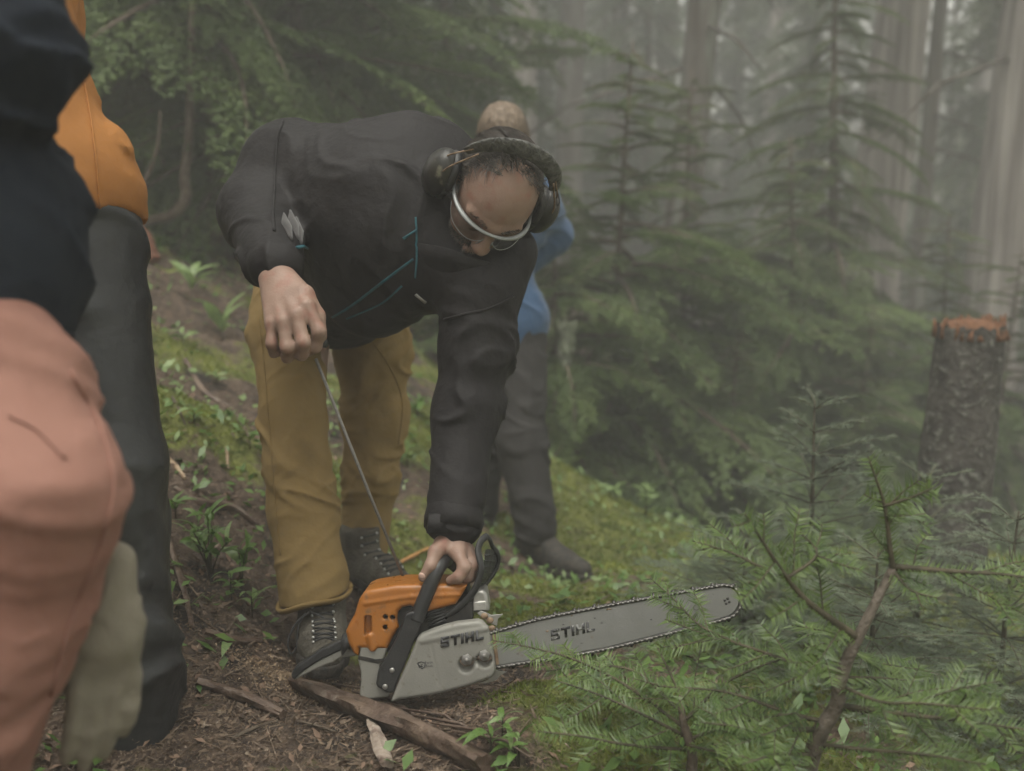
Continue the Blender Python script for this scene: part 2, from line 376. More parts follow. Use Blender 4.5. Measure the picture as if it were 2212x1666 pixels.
def ground_mat():
    m = bpy.data.materials.new('forest_floor'); m.use_nodes = True; n = m.node_tree; L = n.links.new; b = n.nodes['Principled BSDF']
    tc = n.nodes.new('ShaderNodeTexCoord')
    def nz(s, d=8, r=0.6):
        t = n.nodes.new('ShaderNodeTexNoise'); t.inputs['Scale'].default_value = s; t.inputs['Detail'].default_value = d; t.inputs['Roughness'].default_value = r; L(tc.outputs['Object'], t.inputs['Vector']); return t.outputs[0]
    def mr(s, a, c, o0=0, o1=1):
        r = n.nodes.new('ShaderNodeMapRange'); r.inputs[1].default_value = a; r.inputs[2].default_value = c; r.inputs[3].default_value = o0; r.inputs[4].default_value = o1; L(s, r.inputs[0]); return r.outputs[0]
    def mx(f, x, y):
        k = n.nodes.new('ShaderNodeMix'); k.data_type = 'RGBA'; L(f, k.inputs[0])
        for s, i in ((x, 6), (y, 7)):
            if isinstance(s, tuple): k.inputs[i].default_value = (*s, 1)
            else: L(s, k.inputs[i])
        return k.outputs[2]
    duff = mx(mr(nz(35), 0.35, 0.65), (0.045, 0.032, 0.025), (0.155, 0.108, 0.078))
    duff = mx(mr(nz(160, 4), 0.56, 0.64), duff, (0.24, 0.175, 0.12))
    duff = mx(mr(nz(5), 0.52, 0.62), duff, (0.03, 0.023, 0.019))
    mossc = mx(mr(nz(14), 0.35, 0.65), (0.07, 0.085, 0.02), (0.17, 0.185, 0.04))
    mossc = mx(mr(nz(90, 4), 0.5, 0.65), mossc, (0.23, 0.245, 0.07))
    a = n.nodes.new('ShaderNodeAttribute'); a.attribute_name = 'moss'
    ad = n.nodes.new('ShaderNodeMath'); ad.operation = 'MULTIPLY_ADD'; L(nz(28), ad.inputs[0]); ad.inputs[1].default_value = 0.9; L(a.outputs['Fac'], ad.inputs[2])
    c = mx(mr(ad.outputs[0], 0.85, 1.12), duff, mossc); L(c, b.inputs['Base Color'])
    L(mr(nz(12), 0.3, 0.7, 0.6, 0.95), b.inputs['Roughness']); b.inputs['Specular IOR Level'].default_value = 0.35
    bp = n.nodes.new('ShaderNodeBump'); bp.inputs['Strength'].default_value = 1.0; bp.inputs['Distance'].default_value = 0.012; L(nz(130, 6, 0.7), bp.inputs['Height']); L(bp.outputs[0], b.inputs['Normal'])
    return m
ground = link('ground', gme, ground_mat(), kind='structure')
gbvh = BVHTree.FromPolygons([tuple(v) for v in np.stack([XX, YY, ZZ], -1).reshape(-1, 3)], GF.tolist())
def gz(x, y):
    h = gbvh.ray_cast(Vector((float(x), float(y), 60)), Vector((0, 0, -1)))
    return h[0].z if h[0] is not None else float(ground_z(x, y))
def drop(X, Y, d):
    p = P(X, Y, d); return A(p[0], p[1], gz(p[0], p[1]))
def on_ground(X, Y):
    """where the line of sight at X, Y meets the ground"""
    v = P(X, Y, 1) - C0
    h = gbvh.ray_cast(Vector(C0), Vector(nrm(v)))
    return np.array(h[0]) if h[0] is not None else None

# ------------------------------------------------------------------ foliage builders
def needles(org, dr, nor, n_len, n_w, space, rng, fwd=0.45, jit=0.25, tilt=0.15):
    """two-ranked needles along straight twigs; org, dr (with length), nor are arrays of twigs"""
    L = np.linalg.norm(dr, axis=1); cnt = np.maximum(2, (L / space).astype(int)); idx = np.repeat(np.arange(len(L)), cnt)
    t = np.concatenate([(np.arange(c) + 0.5) / c for c in cnt]); N = len(idx)
    d = dr[idx] / L[idx][:, None]; nn = nor[idx]; side = np.cross(nn, d)
    p = org[idx] + dr[idx] * t[:, None]; out = []
    for s in (-1, 1):
        ln = n_len * (1 - 0.45 * t ** 4) * (1 + jit * 0.5 * rng.standard_normal(N))
        v = d * (fwd + jit * rng.standard_normal(N) * 0.5)[:, None] + s * side + nn * (tilt + jit * rng.standard_normal(N))[:, None]
        v /= np.linalg.norm(v, axis=1)[:, None]; w = np.cross(v, nn); w /= np.maximum(1e-6, np.linalg.norm(w, axis=1))[:, None]
        w = w + nn * 0.5 * rng.standard_normal(N)[:, None]
        b = p + d * (rng.random(N) - 0.5)[:, None] * space
        out.append(np.stack([b - w * n_w * 0.5, b + w * n_w * 0.5, b + v * ln[:, None]], 1))
    return np.concatenate(out).reshape(-1, 3)
def flat_spray(L, rng, side_sp, side_len, sub_sp, n_len, n_w, n_sp, droop=0.25, ang=55):
    """a flat drooping branch along +x; returns the needles and the woody axes"""
    org, dr, nor, wood = [], [], [], []
    zf = lambda x: -droop * (x / L) ** 2 * L
    ax = [A(x, 0.03 * L * math.sin(3 * x / L), zf(x)) for x in np.linspace(0, L, 9)]; wood.append((ax, 0.012 * L ** 0.7, 0.003))
    x = 0.1 * L; s = 1
    while x < L * 0.99:
        t = x / L; sl = side_len * (1.05 - t) ** 0.8 * min(1, 0.45 + t * 2.2) * (0.75 + 0.5 * rng.random())
        a = rad(ang - 15 * t + 8 * rng.standard_normal()); b = A(x, 0.03 * L * math.sin(3 * t), zf(x)); n = 4; pts = [b]
        for k in range(n):
            aa = a - 0.12 * k; pts.append(pts[-1] + sl / n * A(math.cos(aa), s * math.sin(aa), -0.08 - 0.10 * k - 0.3 * t))
        if sl > 0.12: wood.append((pts, 0.003, 0.0012))
        for k in range(n):
            org.append(pts[k]); dr.append(pts[k + 1] - pts[k]); nor.append(A(0, 0, 1))
        y = sub_sp * 0.6; q = 1
        while y < sl * 0.95:
            f = y / sl * n; k = min(n - 1, int(f)); b2 = pts[k] + (pts[k + 1] - pts[k]) * (f - k); d0 = nrm(pts[k + 1] - pts[k])
            sb = sub_sp * 2.3 * (1.1 - y / sl) * (0.7 + 0.6 * rng.random()); lat = nrm(A(-d0[1], d0[0], 0)) * q
            dd = nrm(d0 * 0.75 + lat * 0.8 + A(0, 0, -0.15 - 0.15 * rng.random())) * sb; org.append(b2); dr.append(dd); nor.append(nrm(A(0.1 * rng.standard_normal(), 0.1 * rng.standard_normal(), 1)))
            y += sub_sp * 0.5 * (0.8 + 0.4 * rng.random()); q = -q
        x += side_sp * (0.7 + 0.6 * rng.random()); s = -s
    return needles(np.array(org), np.array(dr), np.array(nor), n_len, n_w, n_sp, rng), wood
def rot_z(a): c, s = math.cos(a), math.sin(a); return np.array([[c, -s, 0], [s, c, 0], [0, 0, 1.0]])
def rot_y(a): c, s = math.cos(a), math.sin(a); return np.array([[c, 0, s], [0, 1, 0], [-s, 0, c]])
def rot_x(a): c, s = math.cos(a), math.sin(a); return np.array([[1, 0, 0], [0, c, -s], [0, s, c]])
def conifer(name, H, trunk_r, lib, n_br, Lmax, seed, z0=0.06, lean=0.02, pitch=(10, -18), power=0.8, tub=5):
    """a young conifer: returns trunk mesh (with limbs) and crown mesh"""
    rng = np.random.default_rng(seed); tr = MB(); V = []
    path = [A(lean * H * (t ** 2), 0.015 * H * math.sin(4 * t + seed), t * H) for t in np.linspace(0, 1, 12)]
    path[0] = path[0] - A(0, 0, 0.25)
    tr.tube(path, [trunk_r * 1.25] + [trunk_r * (1 - t) + 0.004 for t in np.linspace(0, 1, 11)], 8)
    for i in range(n_br):
        t = z0 + (0.985 - z0) * ((i + rng.random() * 0.8) / n_br); az = i * 2.399 + rng.random() * 0.7
        L = Lmax * (1.03 - t) ** power * (0.35 + 0.85 * rng.random()); nd, wd = lib[rng.integers(len(lib))]
        pz = rad(pitch[0] + (pitch[1] - pitch[0]) * (1 - t) + 13 * rng.standard_normal())
        R = rot_z(az) @ rot_y(-pz) @ rot_x(0.25 * rng.standard_normal()); b = A(*[np.interp(t, np.linspace(0, 1, 12), [q[k] for q in path]) for k in range(3)])
        V.append((nd * L) @ R.T + b)
        for pts, r0, r1 in wd[:1]:
            tr.tube((np.array(pts) * L) @ R.T + b, [0.006 + 0.010 * L, 0.002], tub, caps=False)
        for pts, r0, r1 in wd[1:][::2]:
            tr.tube((np.array(pts)[::2] * L) @ R.T + b, [0.0022, 0.001], 3, caps=False)
    V = np.concatenate(V)
    return tr.mesh(name + '_trunk'), mk_mesh(name + '_crown', V, np.arange(len(V)).reshape(-1, 3), False)
_rg = np.random.default_rng(3)
LIB_N = [flat_spray(1.0, _rg, 0.036, 0.42, 0.042, 0.0185, 0.0095, 0.0098, droop=0.38) for _ in range(4)]
LIB_F = [flat_spray(1.0, _rg, 0.060, 0.40, 0.075, 0.042, 0.024, 0.024, droop=0.40) for _ in range(3)]
LIB_S = [flat_spray(1.0, _rg, 0.10, 0.30, 0.085, 0.030, 0.0045, 0.011, droop=-0.02, ang=48) for _ in range(2)]
TREES = {}
TREES['a'] = conifer('hemlock', 5.2, 0.055, LIB_N, 88, 2.0, 11, pitch=(10, -12))
TREES['b'] = conifer('hemlock', 4.2, 0.045, LIB_N, 104, 1.55, 23, z0=0.03, pitch=(10, -28))
TREES['c'] = conifer('bush_hemlock', 2.4, 0.028, LIB_N, 84, 1.6, 31, z0=0.02, pitch=(14, -8))
TREES['d'] = conifer('far_hemlock', 8.5, 0.09, LIB_F, 95, 2.1, 41, z0=0.04, pitch=(5, -25))
TREES['e'] = conifer('far_hemlock', 10.5, 0.12, LIB_F, 110, 2.3, 53, z0=0.10, pitch=(0, -30))
def plant_tree(kind, pos, rz, s, name, label, cat='tree', group=None, needle=None, bark=None, tilt=(0, 0)):
    t = thing(name, label, cat, pos, group, world=False); t.rotation_euler = (tilt[0], tilt[1], rz); t.scale = (s, s, s)
    me_t, me_c = TREES[kind]
    o = link('trunk', me_t, bark or M_TWIG, t); c = link('crown', me_c, needle or M_HEM, t); c['kind'] = 'stuff'
    return t
def lichen_strand(b, L, rng, n=26, w=0.010):
    t = rng.random(n); c = np.asarray(b) + np.stack([0.02 * rng.standard_normal(n) * (1.2 - t), 0.02 * rng.standard_normal(n) * (1.2 - t), -t * L], -1)
    d = np.stack([0.25 * rng.standard_normal(n), 0.25 * rng.standard_normal(n), -np.ones(n)], -1) * L * 0.22; a = rng.random(n) * 6.28
    s = np.stack([np.cos(a), np.sin(a), 0 * a], -1) * w * 0.5
    return np.stack([c - s, c + s, c + d], 1).reshape(-1, 3)
G1 = 'young hemlocks crowding the slope on the left'
for i, (X, d, kd, rz, s, lab) in enumerate((
        (470, 5.6, 'a', 0.4, 1.0, 'slim dark-stemmed hemlock rising straight behind the orange jacket'),
        (640, 6.3, 'b', 2.0, 1.15, 'hemlock with light drooping sprays directly above the bent back'),
        (800, 7.2, 'a', 4.1, 1.05, 'hemlock hung with pale lichen left of the blond head'),
        (330, 6.0, 'b', 5.2, 1.1, 'dense dark hemlock just right of the orange sleeve'),
        (970, 8.6, 'a', 1.2, 1.0, 'hemlock fading into fog above the bent man\'s neck'),
        (180, 7.0, 'a', 3.3, 1.1, 'hemlock mostly hidden behind the orange jacket'),
        (560, 8.2, 'd', 0.9, 0.75, 'taller hemlock filling the gap behind the slim dark stem'),
        (400, 9.5, 'd', 2.9, 0.8, 'shadowy hemlock deep behind the curved sapling'),
        (720, 10.5, 'd', 5.0, 0.85, 'hazy hemlock deep behind the bent back'),
        (250, 11, 'e', 1.0, 0.8, 'shadowy hemlock at the back, top left corner'))):
    plant_tree(kd, drop(X, 600, d), rz, s, 'hemlock_tree', lab, 'tree', G1, M_HEM if d < 8 else M_HEMD)
G2 = 'young hemlocks below the slope on the right'
for i, (X, d, kd, rz, s, lab) in enumerate((
        (1330, 6.0, 'c', 0.3, 1.12, 'bushy bright green hemlock beside the blue jacket'),
        (1480, 7.2, 'c', 2.2, 1.15, 'low bushy hemlock left of the trail, its tips drooping'),
        (1770, 7.8, 'b', 1.1, 1.15, 'tall pointed hemlock sapling with dark stem before the broad pale trunk'),
        (1690, 7.0, 'c', 4.0, 1.1, 'spreading hemlock at the foot of the tall sapling'),
        (2010, 8.0, 'c', 5.1, 1.1, 'low hemlock just behind the broken stump'),
        (2170, 7.4, 'c', 0.9, 1.0, 'hemlock low at the right edge beside the stump'),
        (1200, 5.6, 'c', 3.1, 0.7, 'small hemlock right of the dark grey trouser leg'), (1590, 5.8, 'c', 1.9, 0.6, 'small dark hemlock in the hollow left of the slender fir'), (1860, 6.4, 'c', 0.2, 0.7, 'hemlock in the hollow between the slender fir and the stump'))):
    plant_tree(kd, drop(X, 900, d), rz, s, 'hemlock_sapling', lab, 'tree', G2, M_HEM)
# far, fog-faded conifers: nothing tells them apart
rg = np.random.default_rng(77)
FAR = [(900, 14), (1060, 17), (1180, 20), (1290, 24), (1400, 19), (1560, 22), (1650, 27), (1730, 18), (1850, 25), (2000, 21), (2090, 17), (2180, 24), (640, 18),
       (780, 24), (480, 17), (300, 20), (120, 24), (1000, 30), (1230, 34), (1480, 33), (1620, 38), (1790, 34), (1940, 36), (2120, 33), (1350, 42), (860, 36), (600, 34), (1100, 48), (1700, 50), (2050, 48), (350, 38), (2330, 20), (2420, 30), (-120, 22), (-60, 34)]
for X, d in FAR:
    kd = 'de'[rg.integers(2)]
    plant_tree(kd, drop(X, 800, d), rg.random() * 6.28, 1.0 + 0.5 * rg.random(), 'far_conifer', 'dim conifer with drooping boughs fading into the fog far behind', 'tree', 'far conifers fading into the fog', M_HEMD)
# big trunks
_vs = []
for k in range(40):
    nd, wd = LIB_F[k % 3]
    _vs.append((nd * 2.2 * (1.15 - k / 40)) @ (rot_z(k * 2.4 + 0.3 * (k % 5)) @ rot_y(0.35)).T + A(0, 0, 12 * (0.58 + 0.42 * k / 40)))
_vs = np.concatenate(_vs); BIG_CROWN = mk_mesh('big_crown', _vs, np.arange(len(_vs)).reshape(-1, 3), False)
def big_trunk(pos, r, H, lean, label, m, seed, stubs=8, lichen=0, name='big_tree', group=None, crown=True):
    rng = np.random.default_rng(seed); pos = np.asarray(pos, float); t = thing(name, label, 'tree', pos, group)
    nz_, na = 60, 40; V = []; zs = np.linspace(-0.6, H, nz_)
    for z in zs:
        f = max(0, z) / H; rr = r * (1 - 0.62 * f) * (1 + 0.55 * math.exp(-max(z, 0) / 0.7)); a = np.arange(na) * 2 * math.pi / na
        q = np.stack([np.cos(a) * 2.2, np.sin(a) * 2.2, np.full(na, z * 0.25 + seed)], -1)
        g = np.abs(noise(q * np.array([2.6, 2.6, 1]))) * 0.07 + 0.05 * noise(q * 0.5)
        rr = rr * (1 - g * 1.3); V.append(np.stack([pos[0] + lean[0] * z + rr * np.cos(a), pos[1] + lean[1] * z + rr * np.sin(a), np.full(na, pos[2] + z)], -1))
    F = [(i * na + j, i * na + (j + 1) % na, (i + 1) * na + (j + 1) % na, (i + 1) * na + j) for i in range(nz_ - 1) for j in range(na)]
    link('trunk', mk_mesh('trunk', np.concatenate(V), F), m, t)
    for k in range(stubs):
        z = 1.2 + (H * 0.6 - 1.2) * rng.random(); az = rng.random() * 6.28; L = 0.5 + 1.4 * rng.random(); b = pos + A(lean[0] * z, lean[1] * z, z); d = A(math.cos(az), math.sin(az), -0.25)
        mb = MB(); mb.tube([b + d * r * 0.6, b + d * (r + L * 0.5) + A(0, 0, -0.05), b + d * (r + L) + A(0, 0, -0.25 * L)], [0.022, 0.016, 0.005], 5).obj('dead_branch', M_BARK, t)
    if lichen:
        lv = []
        for k in range(lichen):
            z = 1.0 + 4 * rng.random(); az = rng.random() * 6.28; b = pos + A(lean[0] * z, lean[1] * z, z) + r * (0.8 + 1.6 * rng.random() ** 2) * A(math.cos(az), math.sin(az), 0); lv.append(lichen_strand(b, 0.12 + 0.3 * rng.random(), rng))
        V = np.concatenate(lv); link('lichen', mk_mesh('lichen', V, np.arange(len(V)).reshape(-1, 3), False), M_LICH, t)['kind'] = 'stuff'
    if crown:
        c = link('crown', BIG_CROWN, M_HEMD, t); c['kind'] = 'stuff'; c.location = Vector((pos[0] + lean[0] * H * 0.6, pos[1], pos[2])); c.rotation_euler.z = seed * 1.3; c.scale = (1, 1, H / 12)
    return t
big_trunk(drop(1432, 900, 9.0), 0.17, 13, (0.075, 0.02), 'lichen-patched grey trunk leaning right, left of the tall hemlock sapling', M_BARK, 1, 12, 40)
big_trunk(drop(1838, 900, 11.0), 0.33, 14, (0.06, 0.0), 'broad pale grey straight-grained trunk behind the tall hemlock sapling', M_CEDAR, 2, 4, 0)
big_trunk(drop(2088, 950, 8.6), 0.26, 13, (0.05, 0.0), 'thick trunk at the right edge with a pale right flank, behind the stump', M_CEDAR, 3, 5, 6)
big_trunk(drop(1950, 900, 13), 0.12, 13, (0.02, 0.0), 'slim dark trunk just right of the broad pale trunk', M_BARK, 4, 10, 16)
G3 = 'big trunks half lost in the fog'
for X, d, r, sd in ((1120, 16, 0.32, 5), (1215, 19, 0.42, 6), (1310, 23, 0.34, 7), (1405, 26, 0.5, 8), (1620, 24, 0.3, 9), (1700, 30, 0.5, 10), (2060, 26, 0.45, 11), (960, 20, 0.35, 12), (1010, 27, 0.4, 13), (1550, 32, 0.45, 14), (820, 22, 0.3, 15), (2250, 18, 0.4, 16), (1270, 33, 0.5, 18), (1840, 38, 0.5, 19)):
    big_trunk(drop(X, 800, d * 0.85), r * 0.62, 12 + sd % 3, (0.02 + 0.004 * (sd % 5), 0), 'dim grey bare trunk half lost in the fog beyond the clearing', M_CEDAR if sd % 2 else M_BARK, sd, 5, 0, group=G3, crown=sd % 2 == 0)
# haze: closed box of thin even air round camera and scene
hz = MB(); hz.box((0, 20, 9.0), (75, 75, 13.5))
hzm = bpy.data.materials.new('haze'); hzm.use_nodes = True; hn = hzm.node_tree
for q in list(hn.nodes):
    if q.type == 'BSDF_PRINCIPLED': hn.nodes.remove(q)
pv = hn.nodes.new('ShaderNodeVolumePrincipled'); pv.inputs['Color'].default_value = (0.97, 0.975, 0.96, 1); pv.inputs['Density'].default_value = 0.018; pv.inputs['Anisotropy'].default_value = 0.0
hn.links.new(pv.outputs[0], hn.nodes['Material Output'].inputs['Volume'])
haze = hz.obj('haze', hzm, None, False, kind='stuff'); haze['label'] = 'thin grey fog hanging between the trees'
# ------------------------------------------------------------------ chainsaw
M_ORANGE = mat('orange_plastic', (0.36, 0.132, 0.019), (0.32, 0.115, 0.019), 20, 0.33, 0.08, 300, coat=0.12, c3=(0.17, 0.09, 0.04), s3=55, t3=(0.60, 0.74), rvar=0.08)
M_GREYP = mat('grey_plastic', (0.235, 0.23, 0.205), (0.20, 0.195, 0.175), 12, 0.45, 0.06, 300, c3=(0.12, 0.10, 0.075), s3=70, t3=(0.60, 0.72), rvar=0.1)
M_BLACKP = mat('black_plastic', (0.022, 0.022, 0.023), (0.03, 0.03, 0.03), 30, 0.42, 0.1, 250, c3=(0.08, 0.075, 0.065), s3=80, t3=(0.68, 0.74), rvar=0.12)
M_INNER = mat('dark_engine', (0.012, 0.012, 0.012), (0.03, 0.027, 0.024), 60, 0.7)
M_STEEL = mat('bar_paint', (0.20, 0.20, 0.19), (0.175, 0.175, 0.165), 16, 0.48, 0.05, 300, c3=(0.16, 0.10, 0.06), s3=26, t3=(0.66, 0.74), spec=0.5)
M_METAL = mat('bare_metal', (0.45, 0.44, 0.42), (0.34, 0.33, 0.31), 40, 0.38, 0.1, 200, metal=0.8)
M_CHAIN = mat('chain_steel', (0.045, 0.042, 0.04), (0.10, 0.095, 0.09), 150, 0.38, metal=0.6)
M_RUST = mat('oily_rust', (0.13, 0.08, 0.045), (0.28, 0.20, 0.13), 60, 0.6, 0.2, 200)
M_PRINT = mat('dark_print', (0.045, 0.045, 0.047), rough=0.5)
def Z3(x, y): return (716.04 + x * 0.248, 1129.1 + y * 0.248)
def Z4(x, y): return (1018.98 + x * 0.28635, 1211.76 + y * 0.28635)
def z3p(l): return [Z3(*q) for q in l]
SD = 1.85
saw = thing('chainsaw', 'orange and grey chainsaw resting on the ground under the bent man\'s hand', 'chainsaw', P(930, 1500, SD))
# orange engine cover: rounded shell over its side outline
def round_shell(poly, d0, d1, name, m, crown=0.35, res=0.0016, cuts=(), rd=0.014, grooves=()):
    """an outline given depth with softly rounded shoulders (distance to the outline, meshed)"""
    pts = np.array([(((x - 950) / 1161.9), ((1400 - y) / 1161.9)) for x, y in poly])
    def sd2(q, pl):
        d = np.full(q.shape[:-1], 1e9); s = np.ones(q.shape[:-1]); n = len(pl)
        for i in range(n):
            a, b = pl[i], pl[i - 1]; e = b - a; w = q - a
            t = np.clip((w @ e) / (e @ e), 0, 1); bb = w - t[..., None] * e; d = np.minimum(d, (bb ** 2).sum(-1))
            c1 = q[..., 1] >= a[1]; c2 = q[..., 1] < b[1]; c3 = e[0] * w[..., 1] > e[1] * w[..., 0]
            fl = (c1 & c2 & c3) | (~c1 & ~c2 & ~c3); s = np.where(fl, -s, s)
        return s * np.sqrt(d)
    lo = np.append(pts.min(0), d0) - 4 * res; hi = np.append(pts.max(0), d1) + 4 * res
    n = np.ceil((hi - lo) / res).astype(int); xs = [lo[i] + np.arange(n[i] + 1) * res for i in range(3)]
    q2 = np.stack(np.meshgrid(xs[0], xs[1], indexing='ij'), -1); e2 = sd2(q2, pts)
    y = xs[2]; cy, hy = (d0 + d1) / 2, (d1 - d0) / 2
    dy = np.abs(y - cy) - hy
    a = e2[:, :, None] + rd; b = dy[None, None, :] + rd + 0 * a; a = a + 0 * b
    v = np.sqrt(np.maximum(a, 0) ** 2 + np.maximum(b, 0) ** 2) + np.minimum(np.maximum(a, b), 0) - rd
    GX = np.stack(np.meshgrid(*xs, indexing='ij'), -1) if (cuts or grooves) else None
    for (c, h, rr) in cuts:
        l = np.abs(GX - np.array(c)) - np.array(h) + rr
        dd = np.linalg.norm(np.maximum(l, 0), axis=-1) + np.minimum(l.max(-1), 0) - rr
        k = 0.002; t = np.clip(0.5 - 0.5 * (v + dd) / k, 0, 1); v = v + (-dd - v) * t + k * t * (1 - t)
    for (p0, p1, r, sgn) in grooves:
        p0 = np.array(p0); p1 = np.array(p1); e = p1 - p0; t = np.clip(((GX - p0) @ e) / (e @ e), 0, 1)
        dd = np.linalg.norm(GX - p0 - t[..., None] * e, axis=-1) - r; k = 0.004
        if sgn > 0:
            t = np.clip(0.5 + 0.5 * (v - dd) / k, 0, 1); v = v + (dd - v) * t - k * t * (1 - t)
        else:
            t = np.clip(0.5 - 0.5 * (v + dd) / k, 0, 1); v = v + (-dd - v) * t + k * t * (1 - t)
    # surface nets on the dense grid
    sg = v < 0; B = np.array(v.shape) - 1
    cc = sum(sg[a:B[0] + a, b:B[1] + b, c:B[2] + c].astype(np.int8) for a in (0, 1) for b in (0, 1) for c in (0, 1))
    w = np.argwhere((cc > 0) & (cc < 8)); idx = np.full(B + 1, -1); idx[w[:, 0], w[:, 1], w[:, 2]] = np.arange(len(w))
    acc = np.zeros((len(w), 3)); cnt = np.zeros(len(w))
    for e in range(3):
        for a in (0, 1):
            for b in (0, 1):
                k0 = [a, b]; k0.insert(e, 0); k1 = [a, b]; k1.insert(e, 1)
                v0 = v[w[:, 0] + k0[0], w[:, 1] + k0[1], w[:, 2] + k0[2]]; v1 = v[w[:, 0] + k1[0], w[:, 1] + k1[1], w[:, 2] + k1[2]]
                x = (v0 < 0) != (v1 < 0); t = np.where(x, v0 / np.where(x, v0 - v1, 1), 0); pt = np.tile(np.array(k0, float), (len(w), 1)); pt[:, e] += t
                acc += np.where(x[:, None], pt, 0); cnt += x
    L = lo + (w + acc / cnt[:, None]) * res; qs = []
    for e in range(3):
        sl0 = tuple(slice(0, B[i]) for i in range(3)); sl1 = tuple(slice(1, B[i] + 1) if i == e else slice(0, B[i]) for i in range(3))
        s0 = sg[sl0]; ww = np.argwhere(s0 != sg[sl1]); a, b = (e + 1) % 3, (e + 2) % 3; ds = []
        for oa, ob in ((-1, -1), (0, -1), (0, 0), (-1, 0)):
            d = ww.copy(); d[:, a] += oa; d[:, b] += ob; ds.append(idx[d[:, 0], d[:, 1], d[:, 2]])
        q = np.stack(ds, 1); ins = s0[ww[:, 0], ww[:, 1], ww[:, 2]]; q[ins] = q[ins][:, ::-1]; qs.append(q)
    qs = np.concatenate(qs); qs = qs[(qs >= 0).all(1)]
    O = P(950, 1400, SD); Wd = O + L[:, :1] * CR + L[:, 1:2] * CU + L[:, 2:3] * CF
    return mk_mesh(name, Wd, qs)
def lc(x, y, d):
    X, Y = Z3(x, y); return ((X - 950) / 1161.9, (1400 - Y) / 1161.9, d)
OR = z3p([(128, 935), (170, 850), (205, 790), (245, 660), (285, 598), (345, 568), (570, 530), (900, 522), (1185, 535), (1145, 610), (1085, 700), (1010, 722), (830, 768), (740, 745), (690, 715),
          (620, 730), (585, 765), (575, 830), (590, 900), (530, 1000), (490, 1090), (250, 1085), (240, 1150), (200, 1130), (150, 1035)])
cuts = [(lc(325, 885, -0.012), (0.0065, 0.019, 0.012), 0.004)] + [(lc(x, y, -0.012), (0.0042, 0.0042, 0.02), 0.004) for x, y in ((476, 805), (537, 810), (474, 895))]
gro = [(lc(300, 690, -0.0125), lc(700, 628, -0.0125), 0.0038, 1), (lc(700, 628, -0.0125), lc(1110, 612, -0.0125), 0.0038, 1), (lc(290, 655, 0.0), lc(620, 575, 0.004), 0.0045, -1), (lc(345, 975, -0.012), lc(365, 1075, -0.011), 0.0075, 1)]
cover = link('engine_cover', round_shell(OR, -0.015, 0.095, 'engine_cover', M_ORANGE, cuts=cuts, grooves=gro, rd=0.010), M_ORANGE, saw)
for x, y in ((476, 805), (537, 810), (474, 895)):
    MB().tube([P(*Z3(x, y), SD - 0.0145), P(*Z3(x, y), SD - 0.006)], 0.0052, 14, caps=False).obj('screw_hole', M_INNER, cover)
    MB().ball(P(*Z3(x, y), SD - 0.002), 0.004).obj('screw_hole', M_INNER, cover)
MB().ball(P(*Z3(345, 972), SD - 0.013), (0.007, 0.004, 0.004), np.array([CR, CU, CF])).obj('screw', M_METAL, cover)
def flat_letters(strokes, name, m, parent, d, th=0.0012):
    mb = MB()
    for poly in strokes:
        n = len(poly); ar = sum(poly[i][0] * poly[(i + 1) % n][1] - poly[(i + 1) % n][0] * poly[i][1] for i in range(n))
        if ar > 0: poly = poly[::-1]
        f = np.array([P(x, y, d) for x, y in poly]); b = f + CF * th
        mb.add(np.vstack([f, b]), [tuple(range(n))] + [((i + 1) % n, i, n + i, n + (i + 1) % n) for i in range(n)])
    return mb.obj(name, m, parent, False)
def word(x0, y0, h, ang, slant=0.22):
    """the five block letters S T I H L, italic, as outlines; x0, y0 is the lower left"""
    b = 0.27
    G = [('S', [[(0, 0), (0.86, 0), (0.86, 0.62), (b, 0.62), (b, 0.74), (0.86, 0.74), (0.86, 1), (0.0, 1), (0, 0.38), (0.86 - b, 0.38), (0.86 - b, 0.26), (0, 0.26)]], 1.0),
         ('T', [[(0, 0.74), (0, 1), (0.92, 1), (0.92, 0.74), (0.60, 0.74), (0.60, 0), (0.32, 0), (0.32, 0.74)]], 1.02), ('I', [[(0, 0), (0, 1), (0.29, 1), (0.29, 0)]], 0.43),
         ('H', [[(0, 0), (0, 1), (0.28, 1), (0.28, 0.63), (0.62, 0.63), (0.62, 1), (0.9, 1), (0.9, 0), (0.62, 0), (0.62, 0.37), (0.28, 0.37), (0.28, 0)]], 1.04), ('L', [[(0, 0), (0, 1), (0.28, 1), (0.28, 0.26), (0.80, 0.26), (0.80, 0)]], 0.86)]
    out = []; cx = 0; c, s = math.cos(ang), math.sin(ang)
    for ch, polys, adv in G:
        for pl in polys:
            q = [((cx + x + slant * y) * h, y * h) for x, y in pl]; out.append([(x0 + c * u - s * v, y0 - s * u - c * v) for u, v in q])
        cx += adv
    return out
def font_text(txt, X, Y, size_px, ang, d, name, m, parent):
    cu = bpy.data.curves.new('t', 'FONT'); cu.body = txt; cu.size = 1; cu.resolution_u = 2
    o = bpy.data.objects.new('t', cu); COL.objects.link(o); dg = bpy.context.evaluated_depsgraph_get(); me0 = bpy.data.meshes.new_from_object(o.evaluated_get(dg))
    bpy.data.objects.remove(o); vs = np.array([v.co[:] for v in me0.vertices]); fs = [tuple(p.vertices) for p in me0.polygons]; c, s = math.cos(ang), math.sin(ang)
    V = np.array([P(X + (c * v[0] - s * v[1]) * size_px, Y - (s * v[0] + c * v[1]) * size_px, d) for v in vs]); bpy.data.meshes.remove(me0)
    return link(name, mk_mesh(name, V, fs, False), m, parent)
AN = rad(11)
